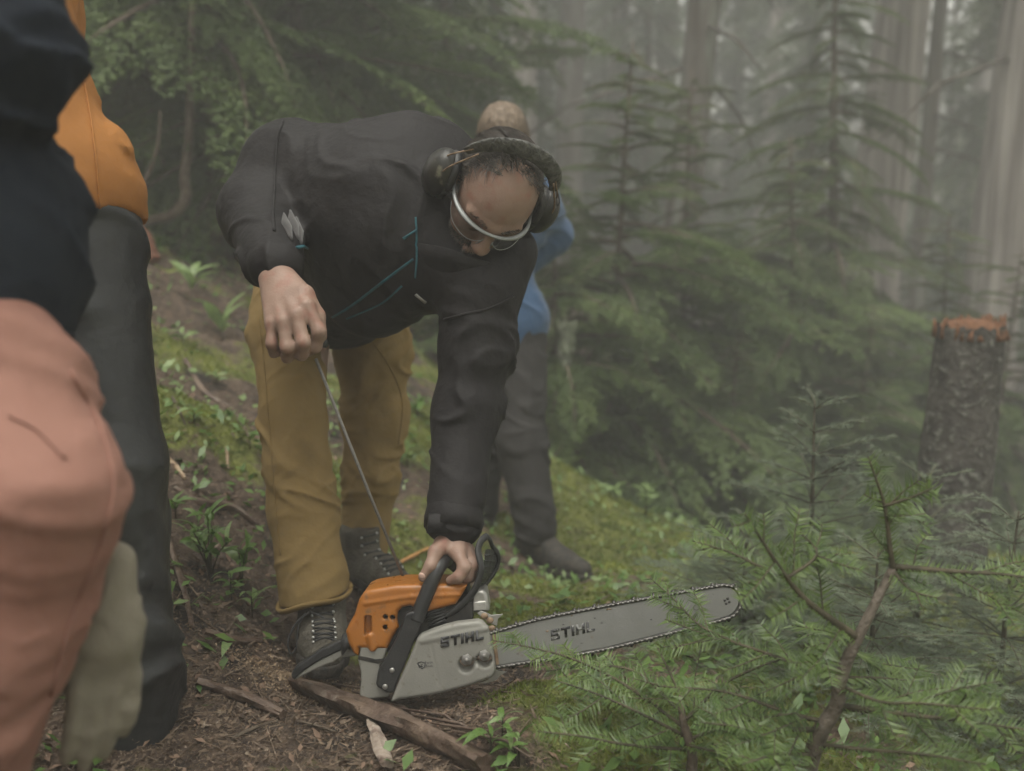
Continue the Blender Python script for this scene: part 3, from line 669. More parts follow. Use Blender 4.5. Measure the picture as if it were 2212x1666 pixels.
font_text('H', *Z3(466, 862), 11, AN * 0.4, SD - 0.0155, 'lettering', M_RUST, cover); font_text('L', *Z3(526, 866), 11, AN * 0.4, SD - 0.0155, 'lettering', M_RUST, cover); font_text('LA', *Z3(460, 955), 11, AN * 0.4, SD - 0.0155, 'lettering', M_RUST, cover)
# grey lower housing
TK = z3p([(250, 1078), (488, 1086), (455, 1180), (420, 1250), (420, 1440), (505, 1490), (490, 1522), (285, 1545), (240, 1500), (255, 1390), (252, 1300), (228, 1195), (242, 1150)])
tank = extrude(TK, SD - 0.012, SD + 0.085, 'tank_housing', M_GREYP, saw, 0.006, 4)
extrude(z3p([(232, 1160), (300, 1172), (380, 1190), (462, 1185), (470, 1205), (400, 1228), (320, 1210), (232, 1192)]), SD - 0.0135, SD - 0.006, 'seam', M_INNER, tank, 0.0006, 1)
# engine block seen behind the handle, with fins
blk = extrude(z3p([(560, 740), (1230, 690), (1230, 860), (760, 990), (520, 1200), (480, 1120)]), SD - 0.004, SD + 0.08, 'engine_block', M_INNER, saw, 0.002)
for k in range(5):
    a, b = Z3(800 + k * 10, 800 + k * 28), Z3(990, 740 + k * 26); MB().tube([P(*a, SD - 0.007), P(*b, SD - 0.007)], 0.002, 5).obj('cooling_fin', M_BLACKP, blk)
muf = extrude(z3p([(1215, 585), (1320, 585), (1352, 620), (1380, 780), (1220, 790)]), SD + 0.0, SD + 0.075, 'muffler', M_METAL, saw, 0.006, 4)
extrude(z3p([(1228, 690), (1345, 680), (1362, 770), (1228, 775)]), SD - 0.003, SD + 0.003, 'muffler_plate', M_METAL, muf, 0.003, 3)
# sprocket cover
SP = z3p([(538, 1495), (620, 1300), (700, 1120), (762, 965), (790, 935), (900, 890), (1000, 858), (1100, 832), (1280, 812), (1320, 825), (1368, 878), (1385, 950), (1415, 1110), (1432, 1235), (1420, 1275), (1390, 1305), (1200, 1372), (1000, 1425), (860, 1455), (700, 1475), (600, 1492), (545, 1510)])
O3 = lambda x, y, d: lc(x, y, d)
sp_cuts = []
sp_gr = [(O3(1185, 1185, -0.043), O3(1330, 1150, -0.043), 0.0075, -1), (O3(1178, 1190, -0.041), O3(1180, 1190, -0.041), 0.0145, -1), (O3(1335, 1148, -0.041), O3(1337, 1148, -0.041), 0.0145, -1),
         (O3(885, 1030, -0.0425), O3(945, 1350, -0.0425), 0.0014, -1), (O3(800, 985, -0.036), O3(1340, 880, -0.036), 0.0055, 1)]
scv = link('sprocket_cover', round_shell(SP, -0.040, -0.012, 'sprocket_cover', M_GREYP, rd=0.0075, grooves=sp_gr, cuts=[(lc(1130, 1150, -0.046), (0.2, 0.2, 0.0), 0.0)][:0]), M_GREYP, saw)
M_PIT = mat('oily_dirt', (0.05, 0.034, 0.022), (0.13, 0.09, 0.06), 120, 0.6)
M_NUT = mat('nut_steel', (0.26, 0.255, 0.24), (0.2, 0.19, 0.18), 60, 0.5, metal=0.5)
for x, y in ((1178, 1185), (1335, 1148)): MB().tube([P(*Z3(x, y), SD - 0.0362), P(*Z3(x, y), SD - 0.03)], 0.0138, 26).obj('nut_recess', M_PIT, scv, True, 40)
MB().box(P(*Z3(1256, 1167), SD - 0.033), (0.014, 0.006, 0.003), np.array([nrm(CR + 0.2 * CU), CU, CF])).obj('nut_recess', M_PIT, scv, False)
for x, y in ((1178, 1185), (1330, 1148)):
    c = P(*Z3(x, y), SD - 0.0355); hx = [c + 0.0105 * (math.cos(a) * CR + math.sin(a) * CU) for a in np.arange(6) * math.pi / 3 + 0.3]
    mb = MB(); V = np.array(hx + [q - CF * 0.008 for q in hx]); mb.add(V, [tuple(range(6, 12)), tuple(range(6))[::-1]] + [(i, (i + 1) % 6, 6 + (i + 1) % 6, 6 + i) for i in range(6)])
    nut = mb.obj('hex_nut', M_NUT, scv, False); bv = nut.modifiers.new('b', 'BEVEL'); bv.width = 0.0004
    MB().tube([c - CF * 0.008, c - CF * 0.0125], [0.0046, 0.004], 12).obj('stud', M_NUT, nut)
MB().ball(P(*Z3(1255, 1155), SD - 0.036), 0.004).obj('screw_hole', M_INNER, scv)
flat_letters(word(*Z3(950, 1090), 22, AN, 0.18), 'lettering', M_PRINT, scv, SD - 0.0425, 0.003)
flat_letters([z3p([(x, y) for x, y in q]) for q in ([(790, 1262), (758, 1248), (745, 1232), (752, 1228), (764, 1242), (790, 1254)], [(745, 1222), (780, 1208), (820, 1222), (818, 1228), (780, 1215), (748, 1228)],
      [(752, 1230), (760, 1262), (790, 1275), (812, 1258), (815, 1228), (808, 1228), (805, 1254), (790, 1266), (766, 1257), (760, 1230)], [(778, 1232), (795, 1232), (795, 1237), (784, 1237), (784, 1250), (796, 1250), (796, 1255), (778, 1255)])], 'emblem', M_PRINT, scv, SD - 0.0408)
font_text('Farm', *Z3(812, 1232), 8.6, AN * 0.5, SD - 0.0412, 'lettering', M_PRINT, scv); font_text('Boss.', *Z3(816, 1260), 8.6, AN * 0.5, SD - 0.0412, 'lettering', M_PRINT, scv)
# guide bar
BARP = [Z4(*q) for q in ((-20, 600), (150, 552), (500, 452), (1000, 352), (1500, 262), (1850, 200), (1905, 196), (1950, 204), (1990, 232), (2012, 285), (2008, 330), (1985, 375), (1940, 412), (1800, 455), (1500, 530), (1000, 655), (600, 722), (180, 790), (-20, 800))]
BD = SD - 0.022
bar = extrude(BARP, BD, BD + 0.0045, 'guide_bar', M_STEEL, saw, 0.0008, 2, sharp=50)
wm = mat('worn_print', (0.20, 0.20, 0.19), (0.035, 0.035, 0.037), 95, 0.5, lo=0.47, hi=0.52, detail=3)
wl = word(*Z4(598, 602), 22.5, rad(12.5), 0.16); flat_letters(wl, 'lettering', wm, bar, BD - 0.0004, 0.0003)
rg = np.random.default_rng(5)
for x, y, s in ((570, 530, 14), (690, 480, 9), (752, 412, 14), (820, 395, 10), (925, 430, 6), (830, 620, 12), (370, 552, 6), (1680, 293, 12), (1355, 440, 8), (1820, 250, 4), (345, 700, 8), (1030, 365, 16)):
    pts = [Z4(x + s * (1 + 0.5 * rg.standard_normal()) * math.cos(a), y + 0.5 * s * (1 + 0.6 * rg.standard_normal()) * math.sin(a) - 0.15 * s * math.cos(a)) for a in np.arange(7) * 0.9]
    flat_letters([pts], 'paint_chip', M_PRINT if s < 14 else M_RUST, bar, BD - 0.0004, 0.0003)
font_text('\u00ae', *Z4(972, 478), 7, rad(12), BD - 0.0004, 'lettering', wm, bar)
for a in (0.3, 1.87, 3.44, 5.01):
    MB().ball(P(*Z4(1923 + 18 * math.cos(a), 303 + 20 * math.sin(a)), BD), (0.0026, 0.0026, 0.001), np.array([CR, CU, CF]), 8, 4).obj('rivet', M_CHAIN, bar)
ring = [P(*Z4(1693 + 22 * math.cos(a), 350 + 20 * math.sin(a)), BD - 0.0003) for a in np.linspace(0, 6.28, 18)]; MB().tube(ring, 0.0006, 4).obj('hole_ring', M_CHAIN, bar)
extrude([Z4(150, 560), Z4(178, 555), Z4(205, 780), Z4(182, 788)], BD - 0.002, BD + 0.0005, 'oily_edge', M_RUST, bar, 0.0006)
# chain: every strap and cutter a link of its own
path = np.array([P(*q, BD + 0.002) for q in [Z4(*p) for p in ((40, 572), (150, 541), (500, 440), (1000, 340), (1500, 250), (1850, 188), (1908, 184), (1958, 193), (2002, 225), (2026, 284), (2022, 336), (1996, 385), (1946, 424), (1800, 467), (1500, 542), (1000, 667), (600, 734), (180, 802), (60, 815))]])
path = smooth_path(path, 8); sl = np.concatenate([[0], np.cumsum(np.linalg.norm(np.diff(path, axis=0), axis=1))])
def chain_at(s): return A(*[np.interp(s, sl, path[:, k]) for k in range(3)])
def link_mesh(cutter):
    mb = MB(); L, h = 0.0068, 0.0029
    out = [(-L, -h * 0.5), (-L * 0.8, h), (L * 0.8, h), (L, -h * 0.5), (L * 0.7, -h), (-L * 0.7, -h)]
    if cutter: out = [(-L, -h * 0.5), (-L * 0.95, h * 1.4), (-L * 0.4, h * 2.3), (L * 0.05, h * 2.2), (L * 0.1, h * 0.9), (L * 0.45, h * 0.8), (L * 0.62, h * 1.9), (L * 0.95, h * 1.7), (L, -h * 0.5), (L * 0.7, -h), (-L * 0.7, -h)]
    n = len(out); V = [(x, -0.0034, z) for x, z in out] + [(x, 0.0034, z) for x, z in out]
    mb.add(V, [tuple(range(n)), tuple(range(2 * n - 1, n - 1, -1))] + [((i + 1) % n, i, n + i, n + (i + 1) % n) for i in range(n)])
    for x in (-0.0040, 0.0040): mb.ball((x, -0.0034, 0), (0.0017, 0.0009, 0.0017), nu=8, nv=4)
    return mb.mesh('chain_link', False)
LM, LC = link_mesh(0), link_mesh(1); LM.materials.append(M_CHAIN); LC.materials.append(M_CHAIN)
RIV = mat('rivet_steel', (0.35, 0.34, 0.32), rough=0.35, metal=0.7)
for me_ in (LM, LC):
    me_.materials.append(RIV)
    for p in me_.polygons:
        if p.index >= (6 + 2 if me_ is LM else 11 + 2): p.material_index = 1
chain = None; k = 0; s = 0.004
lst = []
while s < sl[-1] - 0.004:
    lst.append((s, k % 4 == 0)); k += 1; s += 0.0092
rope_drive = MB().tube(path, 0.0022, 6, flat=0.6); chain = rope_drive.obj('chain', M_CHAIN, saw)
for s, c in lst:
    p = chain_at(s); t = nrm(chain_at(s + 0.003) - chain_at(s - 0.003)); up = nrm(np.cross(CF, t)) * -1
    if np.dot(up, p - P(1330, 1350, BD)) < 0: up = -up
    o = link('chain_link', LC if c else LM, None, chain); b = np.cross(up, t)
    o.matrix_local = Matrix((( t[0], b[0], up[0], p[0]), (t[1], b[1], up[1], p[1]), (t[2], b[2], up[2], p[2]), (0, 0, 0, 1)))
# bumper spikes
extrude(z3p([(1268, 790), (1300, 768), (1360, 790), (1388, 806), (1492, 796), (1448, 838), (1440, 900), (1385, 880), (1340, 850)]), SD - 0.012, SD - 0.009, 'bumper_spike', M_METAL, saw, 0.0005)
extrude(z3p([(1290, 1398), (1360, 1370), (1410, 1330), (1420, 1280), (1450, 1290), (1525, 1300), (1470, 1330), (1430, 1375), (1340, 1402)]), SD - 0.012, SD - 0.009, 'bumper_spike', M_METAL, saw, 0.0005)
for x, y in ((1330, 815), (1378, 852), (1395, 920)): MB().ball(P(*Z3(x, y), SD - 0.014), (0.007, 0.006, 0.004), np.array([CR, CU, CF])).obj('bumper_bolt', M_RUST, saw)
# front handle: bracket, bow, far leg
hb = extrude(z3p([(622, 838), (640, 795), (700, 775), (800, 790), (785, 870), (745, 975), (660, 1185), (590, 1350), (540, 1478), (515, 1492), (470, 1478), (390, 1428), (385, 1400), (402, 1295), (470, 1178), (560, 1015), (608, 900)]), SD - 0.030, SD - 0.008, 'handle_bracket', M_BLACKP, saw, 0.004, 4)
for x, y in ((526, 1287), (465, 1430)): MB().ball(P(*Z3(x, y), SD - 0.031), (0.0052, 0.0052, 0.0025), np.array([CR, CU, CF])).obj('screw', M_METAL, hb)
hp = [P(*Z3(735, 850), SD - 0.020)] + [P(*Z3(x, y), SD + d) for x, y, d in ((775, 745, -0.018), (840, 590, -0.016), (900, 450, -0.012), (945, 370, -0.002), (975, 335, 0.018), (1010, 330, 0.05), (1060, 360, 0.085), (1120, 420, 0.105), (1150, 520, 0.112), (1160, 650, 0.112), (1160, 800, 0.11))]
MB().tube(smooth_path(hp, 7), [0.014, 0.0135, 0.013, 0.012], 14).obj('front_handle', M_BLACKP, saw)
# hand guard: two arms, top bar and ribbed plate
na = smooth_path([P(*Z3(x, y), SD + d) for x, y, d in ((1000, 815, 0.0), (1080, 760, -0.004), (1160, 690, -0.006), (1235, 600, -0.006), (1285, 490, -0.006), (1305, 390, -0.004), (1285, 300, 0.0), (1275, 235, 0.005), (1300, 160, 0.012), (1345, 120, 0.025))], 6)
fa = smooth_path([P(*Z3(x, y), SD + d) for x, y, d in ((1120, 780, 0.05), (1230, 670, 0.065), (1330, 540, 0.08), (1410, 430, 0.09), (1450, 330, 0.09), (1440, 260, 0.08), (1400, 205, 0.06), (1375, 140, 0.04), (1345, 115, 0.025))], 6)
gd = MB().tube(na, [0.009, 0.0085, 0.0075, 0.007], 10, flat=0.62).obj('hand_guard', M_BLACKP, saw)
MB().tube(fa, [0.008, 0.009, 0.0075, 0.006], 10, flat=0.62).obj('guard_arm', M_BLACKP, gd)
n1 = smooth_path([P(*Z3(x, y), SD + d) for x, y, d in ((1210, 640, 0.006), (1290, 530, 0.006), (1320, 430, 0.004), (1330, 330, 0.006), (1340, 235, 0.012))], 6)
n2 = smooth_path([P(*Z3(x, y), SD + d) for x, y, d in ((1245, 650, 0.066), (1340, 530, 0.075), (1400, 430, 0.08), (1430, 330, 0.08), (1410, 235, 0.065))], 6)
mb = MB(); n = len(n1); V = np.vstack([n1, n2, n1 + CF * 0.004 + CR * 0.002, n2 + CF * 0.004 + CR * 0.002]); F = [(i, i + 1, n + i + 1, n + i) for i in range(n - 1)] + [(2 * n + i + 1, 2 * n + i, 3 * n + i, 3 * n + i + 1) for i in range(n - 1)]
mb.add(V, F).obj('guard_plate', M_BLACKP, gd)
for k in range(3, n - 2, 3): MB().tube([n1[k] - CF * 0.001, n2[k] - CF * 0.001], 0.0016, 5).obj('rib', M_BLACKP, gd)
# rear handle: black grip above, grey shell below, rubber neck
def RZ(x, y): return ((1000 + x / 2.777) * 0.5508, (2150 + y / 2.777) * 0.5508)
RHD = SD + 0.03
rh = extrude([RZ(*q) for q in ((990, 985), (1010, 1080), (990, 1090), (880, 1140), (700, 1225), (520, 1345), (420, 1440), (388, 1400), (400, 1350), (440, 1290), (560, 1215), (700, 1110), (850, 1040), (960, 985))], RHD - 0.012, RHD + 0.018, 'rear_handle', M_BLACKP, saw, 0.006, 4)
extrude([RZ(*q) for q in ((1000, 1075), (1110, 1165), (1080, 1180), (930, 1190), (860, 1240), (760, 1275), (640, 1330), (520, 1390), (425, 1442), (470, 1378), (600, 1275), (780, 1180), (900, 1120))], RHD - 0.009, RHD + 0.022, 'handle_shell', M_GREYP, rh, 0.004, 4)
MB().tube([P(*RZ(955, 1030), RHD), P(*RZ(990, 1030), RHD), P(*RZ(1030, 1060), RHD)], [0.017, 0.022, 0.024], 14).obj('rubber_neck', M_BLACKP, rh)
extrude(z3p([(915, 562), (960, 556), (962, 588), (918, 590)]), SD - 0.013, SD - 0.010, 'sticker', M_GREYP, cover, 0.0)
# starter rope pulled up to the hand, with its grip
rp0, rp1 = P(682, 775, 1.80), P(905, 1330, SD + 0.10)
M_ROPE = mat('rope', (0.20, 0.185, 0.165), (0.15, 0.14, 0.13), 200, 0.8, 0.5, 400)
rope = MB().tube([rp0, rp0 * 0.5 + rp1 * 0.5 - A(0, 0, 0.004), rp1], 0.0030, 8).obj('starter_rope', M_ROPE, saw)
MB().tube([P(650, 742, 1.80), P(705, 742, 1.79)], [0.008, 0.010, 0.008], 10).obj('pull_grip', M_BLACKP, rope)
MB().tube([P(905, 1330, SD + 0.098), P(905, 1330, SD + 0.125)], [0.05, 0.045], 24).obj('starter_housing', M_GREYP, saw)
# ------------------------------------------------------------------ people
M_JACK = mat('black_softshell', (0.0085, 0.0072, 0.0078), (0.013, 0.0112, 0.012), 5, 0.68, 0.55, 40, spec=0.3, bdist=0.006, detail=4)
M_PANT = mat('mustard_canvas', (0.215, 0.145, 0.055), (0.25, 0.17, 0.068), 6, 0.85, 0.45, 38, spec=0.2, c3=(0.16, 0.107, 0.042), s3=7, t3=(0.55, 0.75), bdist=0.006, detail=4)
M_BOOT = mat('suede_boot', (0.065, 0.058, 0.045), (0.115, 0.103, 0.08), 24, 0.75, 0.5, 160, c3=(0.05, 0.042, 0.032), s3=12)
M_SOLE = mat('boot_sole', (0.02, 0.019, 0.018), (0.05, 0.042, 0.034), 60, 0.8, 0.4, 120)
M_LACE = mat('lace', (0.025, 0.024, 0.026), (0.05, 0.05, 0.05), 300, 0.8)
M_EYE = mat('eyelet', (0.5, 0.5, 0.48), rough=0.3, metal=0.9)
M_BLUE = mat('blue_rain_jacket', (0.025, 0.064, 0.135), (0.032, 0.078, 0.16), 4, 0.8, 0.5, 32, sheen=0.15, bdist=0.007, detail=4)
M_GREYT = mat('dark_grey_trousers', (0.017, 0.0155, 0.015), (0.026, 0.0235, 0.0225), 6, 0.8, 0.5, 32, bdist=0.007, detail=4)
M_ORJ = mat('orange_jacket', (0.35, 0.15, 0.038), (0.31, 0.13, 0.034), 5, 0.8, 0.5, 32, spec=0.3, bdist=0.007, detail=4)
M_CHAR = mat('charcoal_trousers', (0.017, 0.018, 0.019), (0.026, 0.0275, 0.029), 7, 0.48, 0.6, 26, spec=0.5, bdist=0.007, detail=4)
M_NAVY = mat('navy_jacket', (0.009, 0.0125, 0.020), (0.015, 0.0195, 0.028), 5, 0.8, 0.5, 32, spec=0.2, bdist=0.007, detail=4)
M_RUSTP = mat('rust_trousers', (0.27, 0.138, 0.105), (0.22, 0.103, 0.076), 4, 0.8, 0.5, 32, bdist=0.007, detail=4)
M_GLOVE = mat('beige_glove', (0.185, 0.165, 0.125), (0.225, 0.20, 0.155), 10, 0.85, 0.2, 200)
M_TEAL = mat('teal_zip', (0.025, 0.13, 0.16), (0.02, 0.09, 0.115), 80, 0.6, 0.5, 600)
M_HAIR = mat('dark_hair', (0.018, 0.014, 0.011), (0.042, 0.033, 0.026), 60, 0.55, spec=0.25)
M_HAIRG = mat('greying_hair', (0.035, 0.029, 0.024), (0.10, 0.09, 0.08), 60, 0.5, spec=0.25)
M_BLOND = mat('blond_hair', (0.13, 0.092, 0.062), (0.23, 0.175, 0.125), 90, 0.5, stretch=(1, 1, 0.3), bump=0.6, bscale=160)
M_SILV = mat('silver_frame', (0.25, 0.26, 0.26), rough=0.35, metal=0.3)
M_FOAM = mat('headband_foam', (0.085, 0.085, 0.08), (0.16, 0.16, 0.15), 70, 0.75, 0.8, 140)
M_CUP = mat('ear_cup', (0.016, 0.016, 0.015), (0.035, 0.033, 0.028), 25, 0.35, 0.1, 100, c3=(0.22, 0.21, 0.15), s3=16, t3=(0.60, 0.66))
def folds(ax, amp, f_along, f_cross, seed=0, sharp=2.0):
    """cloth folds running across the direction ax"""
    ax = nrm(ax)
    def f(p):
        a = p @ ax; q = p * f_cross + np.outer(a, ax).reshape(p.shape) * (f_along - f_cross) + seed * 3.7
        w = noise(p * 4 + seed)[..., None]; n1 = noise(q + w * 1.1); n2 = noise(q * 0.4 + 9 + w)
        return -amp * ((1 - np.abs(n1) * 3.2).clip(0, 1) ** 1.2 * (0.45 + 1.3 * n2).clip(0, 1.2) + 0.22 * n2)
    return f
def mixf(*fs): return lambda p: sum(f(p) for f in fs)
def bvh_of(*objs):
    V, F, n = [], [], 0
    for o in objs:
        V += [tuple(v.co) for v in o.data.vertices]; F += [[i + n for i in p.vertices] for p in o.data.polygons]; n = len(V)
    return BVHTree.FromPolygons(V, F)
def stick(bv, X, Y, off=0.002):
    """the point of a garment met by the line of sight, lifted off its surface"""
    h = bv.ray_cast(Vector(C0), Vector(nrm(P(X, Y, 1) - C0)))
    return np.array(h[0]) + np.array(h[1]) * off if h[0] is not None else None
def seam(bv, pts, r, name, m, parent, off=0.002, flat=0.45, n=8):
    q = smooth_path(np.array([(x, y, 0) for x, y in pts]), n); w = [stick(bv, x, y, off) for x, y, _ in q]; w = [x for x in w if x is not None]
    return MB().tube(w, r, 6, flat=flat).obj(name, m, parent) if len(w) > 2 else None

def boot(parent, ankle, heel_dir, toe, up, w=0.046, name='boot', laces=True, sole=True, shaft=0.11):
    """a laced hiking boot from the ankle to the toe"""
    ankle = np.asarray(ankle, float); toe = np.asarray(toe, float); f = nrm(toe - ankle - up * np.dot(toe - ankle, up)); s = np.cross(up, f); S = Solid()
    base = ankle - up * np.dot(ankle - toe, up); heel = base - f * 0.055
    ball = base + (toe - base) * 0.62
    S.cone(ankle + up * shaft, ankle + up * 0.0, 0.052, 0.050, 0.02).cone(ankle, heel + up * 0.045, 0.048, 0.044, 0.02)
    S.cone(ankle + f * 0.02, ball + up * 0.035, 0.046, 0.042, 0.03).cone(ball + up * 0.035, toe + up * 0.028, 0.046, 0.034, 0.02).cone(heel + up * 0.04, ball + up * 0.03, 0.040, 0.042, 0.02)
    S.cut(ankle + up * (shaft + 0.015), up); S.cut(base + up * 0.004, -up)
    o = link(name, S.mesh('boot', 0.0042 if laces else 0.006, folds(f, 0.003, 26, 12, 3) if laces else None, 0.006), M_BOOT, parent)
    if sole:
        T = Solid(); T.cone(heel + up * 0.010, ball + up * 0.010, 0.043, 0.050, 0.02).cone(ball + up * 0.01, toe + up * 0.012, 0.050, 0.038, 0.02); T.cut(base + up * 0.022, up, 0.003); T.cut(base - up * 0.006, -up, 0.003)
        link('sole', T.mesh('sole', 0.0055, None, 0.004), M_SOLE, o)
    if laces:
        bv = bvh_of(o); lv = []
        for k in range(7):
            t = k / 6; c = ball + (ankle + up * (shaft - 0.01) - ball) * t + f * 0.03 * (1 - t)
            for sg in (-1, 1):
                d = nrm(up * (0.75 - 0.45 * t) + f * (0.35 + 0.8 * t)); q = []
                for u in np.linspace(-1, 1, 7):
                    st = c + s * 0.022 * u + (ankle - ball) * 0.05 * u * sg + d * 0.2; h = bv.ray_cast(Vector(st), Vector(-d))
                    if h[0] is not None: q.append(np.array(h[0]) + d * 0.002)
                if len(q) > 2:
                    MB().tube(q, 0.0018, 5).obj('lace', M_LACE, o)
                    if sg > 0:
                        for e in (q[0], q[-1]): MB().ball(e, 0.0036, nu=8, nv=5).obj('eyelet', M_EYE, o)
    return o
def hand(S, W, D, N, T, curl=(25, 45, 30), thumb=(0.6, 0.7, 0.25), r=0.0095, sc_=1.0):
    """palm, four fingers and a thumb; D to the knuckles, N where the palm faces, T to the thumb side"""
    W = np.asarray(W, float); D = nrm(D); N = nrm(N - D * np.dot(N, D)); T = nrm(T - D * np.dot(T, D) - N * np.dot(T, N)); k = sc_
    for off, kl, L in ((0.030, 0.088, (0.043, 0.026, 0.020)), (0.010, 0.092, (0.048, 0.030, 0.021)), (-0.010, 0.088, (0.044, 0.028, 0.020)), (-0.029, 0.078, (0.034, 0.021, 0.018))):
        b = W + D * kl * k + T * off * k; S.cone(W + T * off * 0.6 * k + D * 0.01, b, 0.015 * k, 0.0115 * k, 0.012); a = 0; p = b
        for j, (l, c) in enumerate(zip(L, curl)):
            a += rad(c); d = D * math.cos(a) + N * math.sin(a) + T * off * (1.2 if j == 0 else 0); q = p + nrm(d) * l * k; S.cone(p, q, (r - 0.0007 * j) * k, (r - 0.0007 * (j + 1)) * k, 0.004); p = q
    b = W + D * 0.022 * k + T * 0.026 * k; d = nrm(T * thumb[0] + D * thumb[1] + N * thumb[2]); S.cone(W + T * 0.012, b, 0.016 * k, 0.016 * k, 0.01)
    q = b + d * 0.042 * k; S.cone(b, q, 0.0145 * k, 0.0115 * k, 0.012); d2 = nrm(d + D * 0.35 + N * 0.25); q2 = q + d2 * 0.032 * k; S.cone(q, q2, 0.0112 * k, 0.010 * k, 0.005); S.cone(q2, q2 + nrm(d2 + N * 0.2) * 0.024 * k, 0.0102 * k, 0.0075 * k, 0.004)
def strands(roots, dirs, name, m, parent, L=(0.03, 0.06), w=0.0011, seed=0, curl=0.35, grav=A(0, 0, -0.4), nrmv=None):
    rng = np.random.default_rng(seed); n = len(roots); seg = 4; L = L[0] + (L[1] - L[0]) * rng.random(n); d = dirs + curl * 0.5 * rng.standard_normal((n, 3)); d /= np.linalg.norm(d, axis=1)[:, None]; p = roots.copy(); V = []
    side = np.cross(d, nrmv if nrmv is not None else rng.standard_normal((n, 3))); side /= np.maximum(1e-6, np.linalg.norm(side, axis=1))[:, None]
    for k in range(seg + 1):
        ww = w * (1 - 0.75 * k / seg); V.append(np.stack([p - side * ww, p + side * ww], 1)); d = d + grav * 0.18 + curl * 0.22 * rng.standard_normal((n, 3)); d /= np.linalg.norm(d, axis=1)[:, None]; p = p + d * (L / seg)[:, None]
    V = np.stack(V, 1).reshape(-1, 3); b = np.arange(n)[:, None] * (2 * (seg + 1)); F = np.concatenate([b + np.array([[2 * k, 2 * k + 1, 2 * k + 3, 2 * k + 2]]) for k in range(seg)])
    return link(name, mk_mesh(name, V, F, True), m, parent)

# ---- the man bending over the saw
man = thing('person', 'person in black jacket and mustard trousers bent over the chainsaw with ear defenders', 'person', P(720, 1430, 2.35))
RS, RE, RW = P(628, 372, 2.17), P(556, 458, 2.10), P(592, 572, 1.88)
LS, LE, LW = P(1040, 622, 2.0), P(1006, 890, 1.99), P(978, 1140, 1.905)
PV, CH = P(725, 625, 2.46), P(850, 470, 2.13)
RH, RK, RA = P(655, 610, 2.5), P(642, 945, 2.30), P(690, 1325, 2.19)
LH, LK, LA = P(800, 640, 2.6), P(812, 925, 2.60), P(788, 1215, 2.60)
HC = P(1063, 420, 1.93)
hS = nrm(cv(0.89, -0.27, -0.37)); hF = cv(0.04, -0.875, 0.47); hF = nrm(hF - hS * np.dot(hF, hS)); hU = nrm(np.cross(hS, hF))
if np.dot(hU, CU) < 0: hU = -hU
HAX = np.array([hS, hF, hU])
def hp_(s, f, u): return HC + hS * s + hF * f + hU * u
def head(S, H, k=0.015, ears=True):
    S.ell(H(0, -0.012, 0.040), (0.077, 0.097, 0.084), H.ax, 0.02).ell(H(0, 0.030, 0.015), (0.068, 0.068, 0.075), H.ax, 0.02)
    S.ell(H(0, 0.042, -0.055), (0.055, 0.050, 0.060), H.ax, 0.03).ell(H(0, 0.068, -0.098), (0.026, 0.022, 0.022), H.ax, 0.03)
    for s in (-1, 1):
        S.ell(H(s * 0.045, 0.062, -0.030), (0.022, 0.022, 0.020), H.ax, 0.02).cone(H(s * 0.014, 0.094, 0.017), H(s * 0.050, 0.078, 0.018), 0.009, 0.008, 0.012)
        S.cone(H(s * 0.058, 0.0, -0.07), H(s * 0.025, 0.065, -0.098), 0.014, 0.016, 0.02); S.ell(H(s * 0.031, 0.092, -0.002), (0.015, 0.011, 0.010), H.ax, 0.006, 's'); S.ell(H(s * 0.031, 0.082, -0.002), (0.012, 0.012, 0.011), H.ax, 0.003)
        if ears: S.ell(H(s * 0.080, -0.01, -0.012), (0.010, 0.018, 0.030), H.ax, 0.008)
        S.ell(H(s * 0.011, 0.103, -0.038), (0.009, 0.009, 0.008), H.ax, 0.010)
    S.cone(H(0, 0.094, 0.012), H(0, 0.113, -0.034), 0.0095, 0.0125, 0.014); S.cone(H(-0.02, 0.096, -0.066), H(0.02, 0.096, -0.066), 0.006, 0.006, 0.008); S.cone(H(-0.016, 0.094, -0.075), H(0.016, 0.094, -0.075), 0.006, 0.006, 0.006)
hp_h = type('H', (), {'__call__': lambda self, s, f, u: hp_(s, f, u), 'ax': HAX})()
NB = P(955, 520, 2.08)
B = Solid(); head(B, hp_h)
B.cone(NB, hp_(0, -0.025, -0.075), 0.062, 0.056, 0.04).cone(NB, CH, 0.06, 0.13, 0.05).cone(CH, PV, 0.13, 0.10, 0.05)
B.chain([CH, RS, RE, RW], [0.08, 0.05, 0.042, 0.028], 0.03).chain([CH, LS, LE, LW], [0.08, 0.05, 0.042, 0.027], 0.03)
B.chain([PV, RH, RK, RA], [0.08, 0.08, 0.052, 0.036], 0.03).chain([PV, LH, LK, LA], [0.08, 0.08, 0.052, 0.036], 0.03)
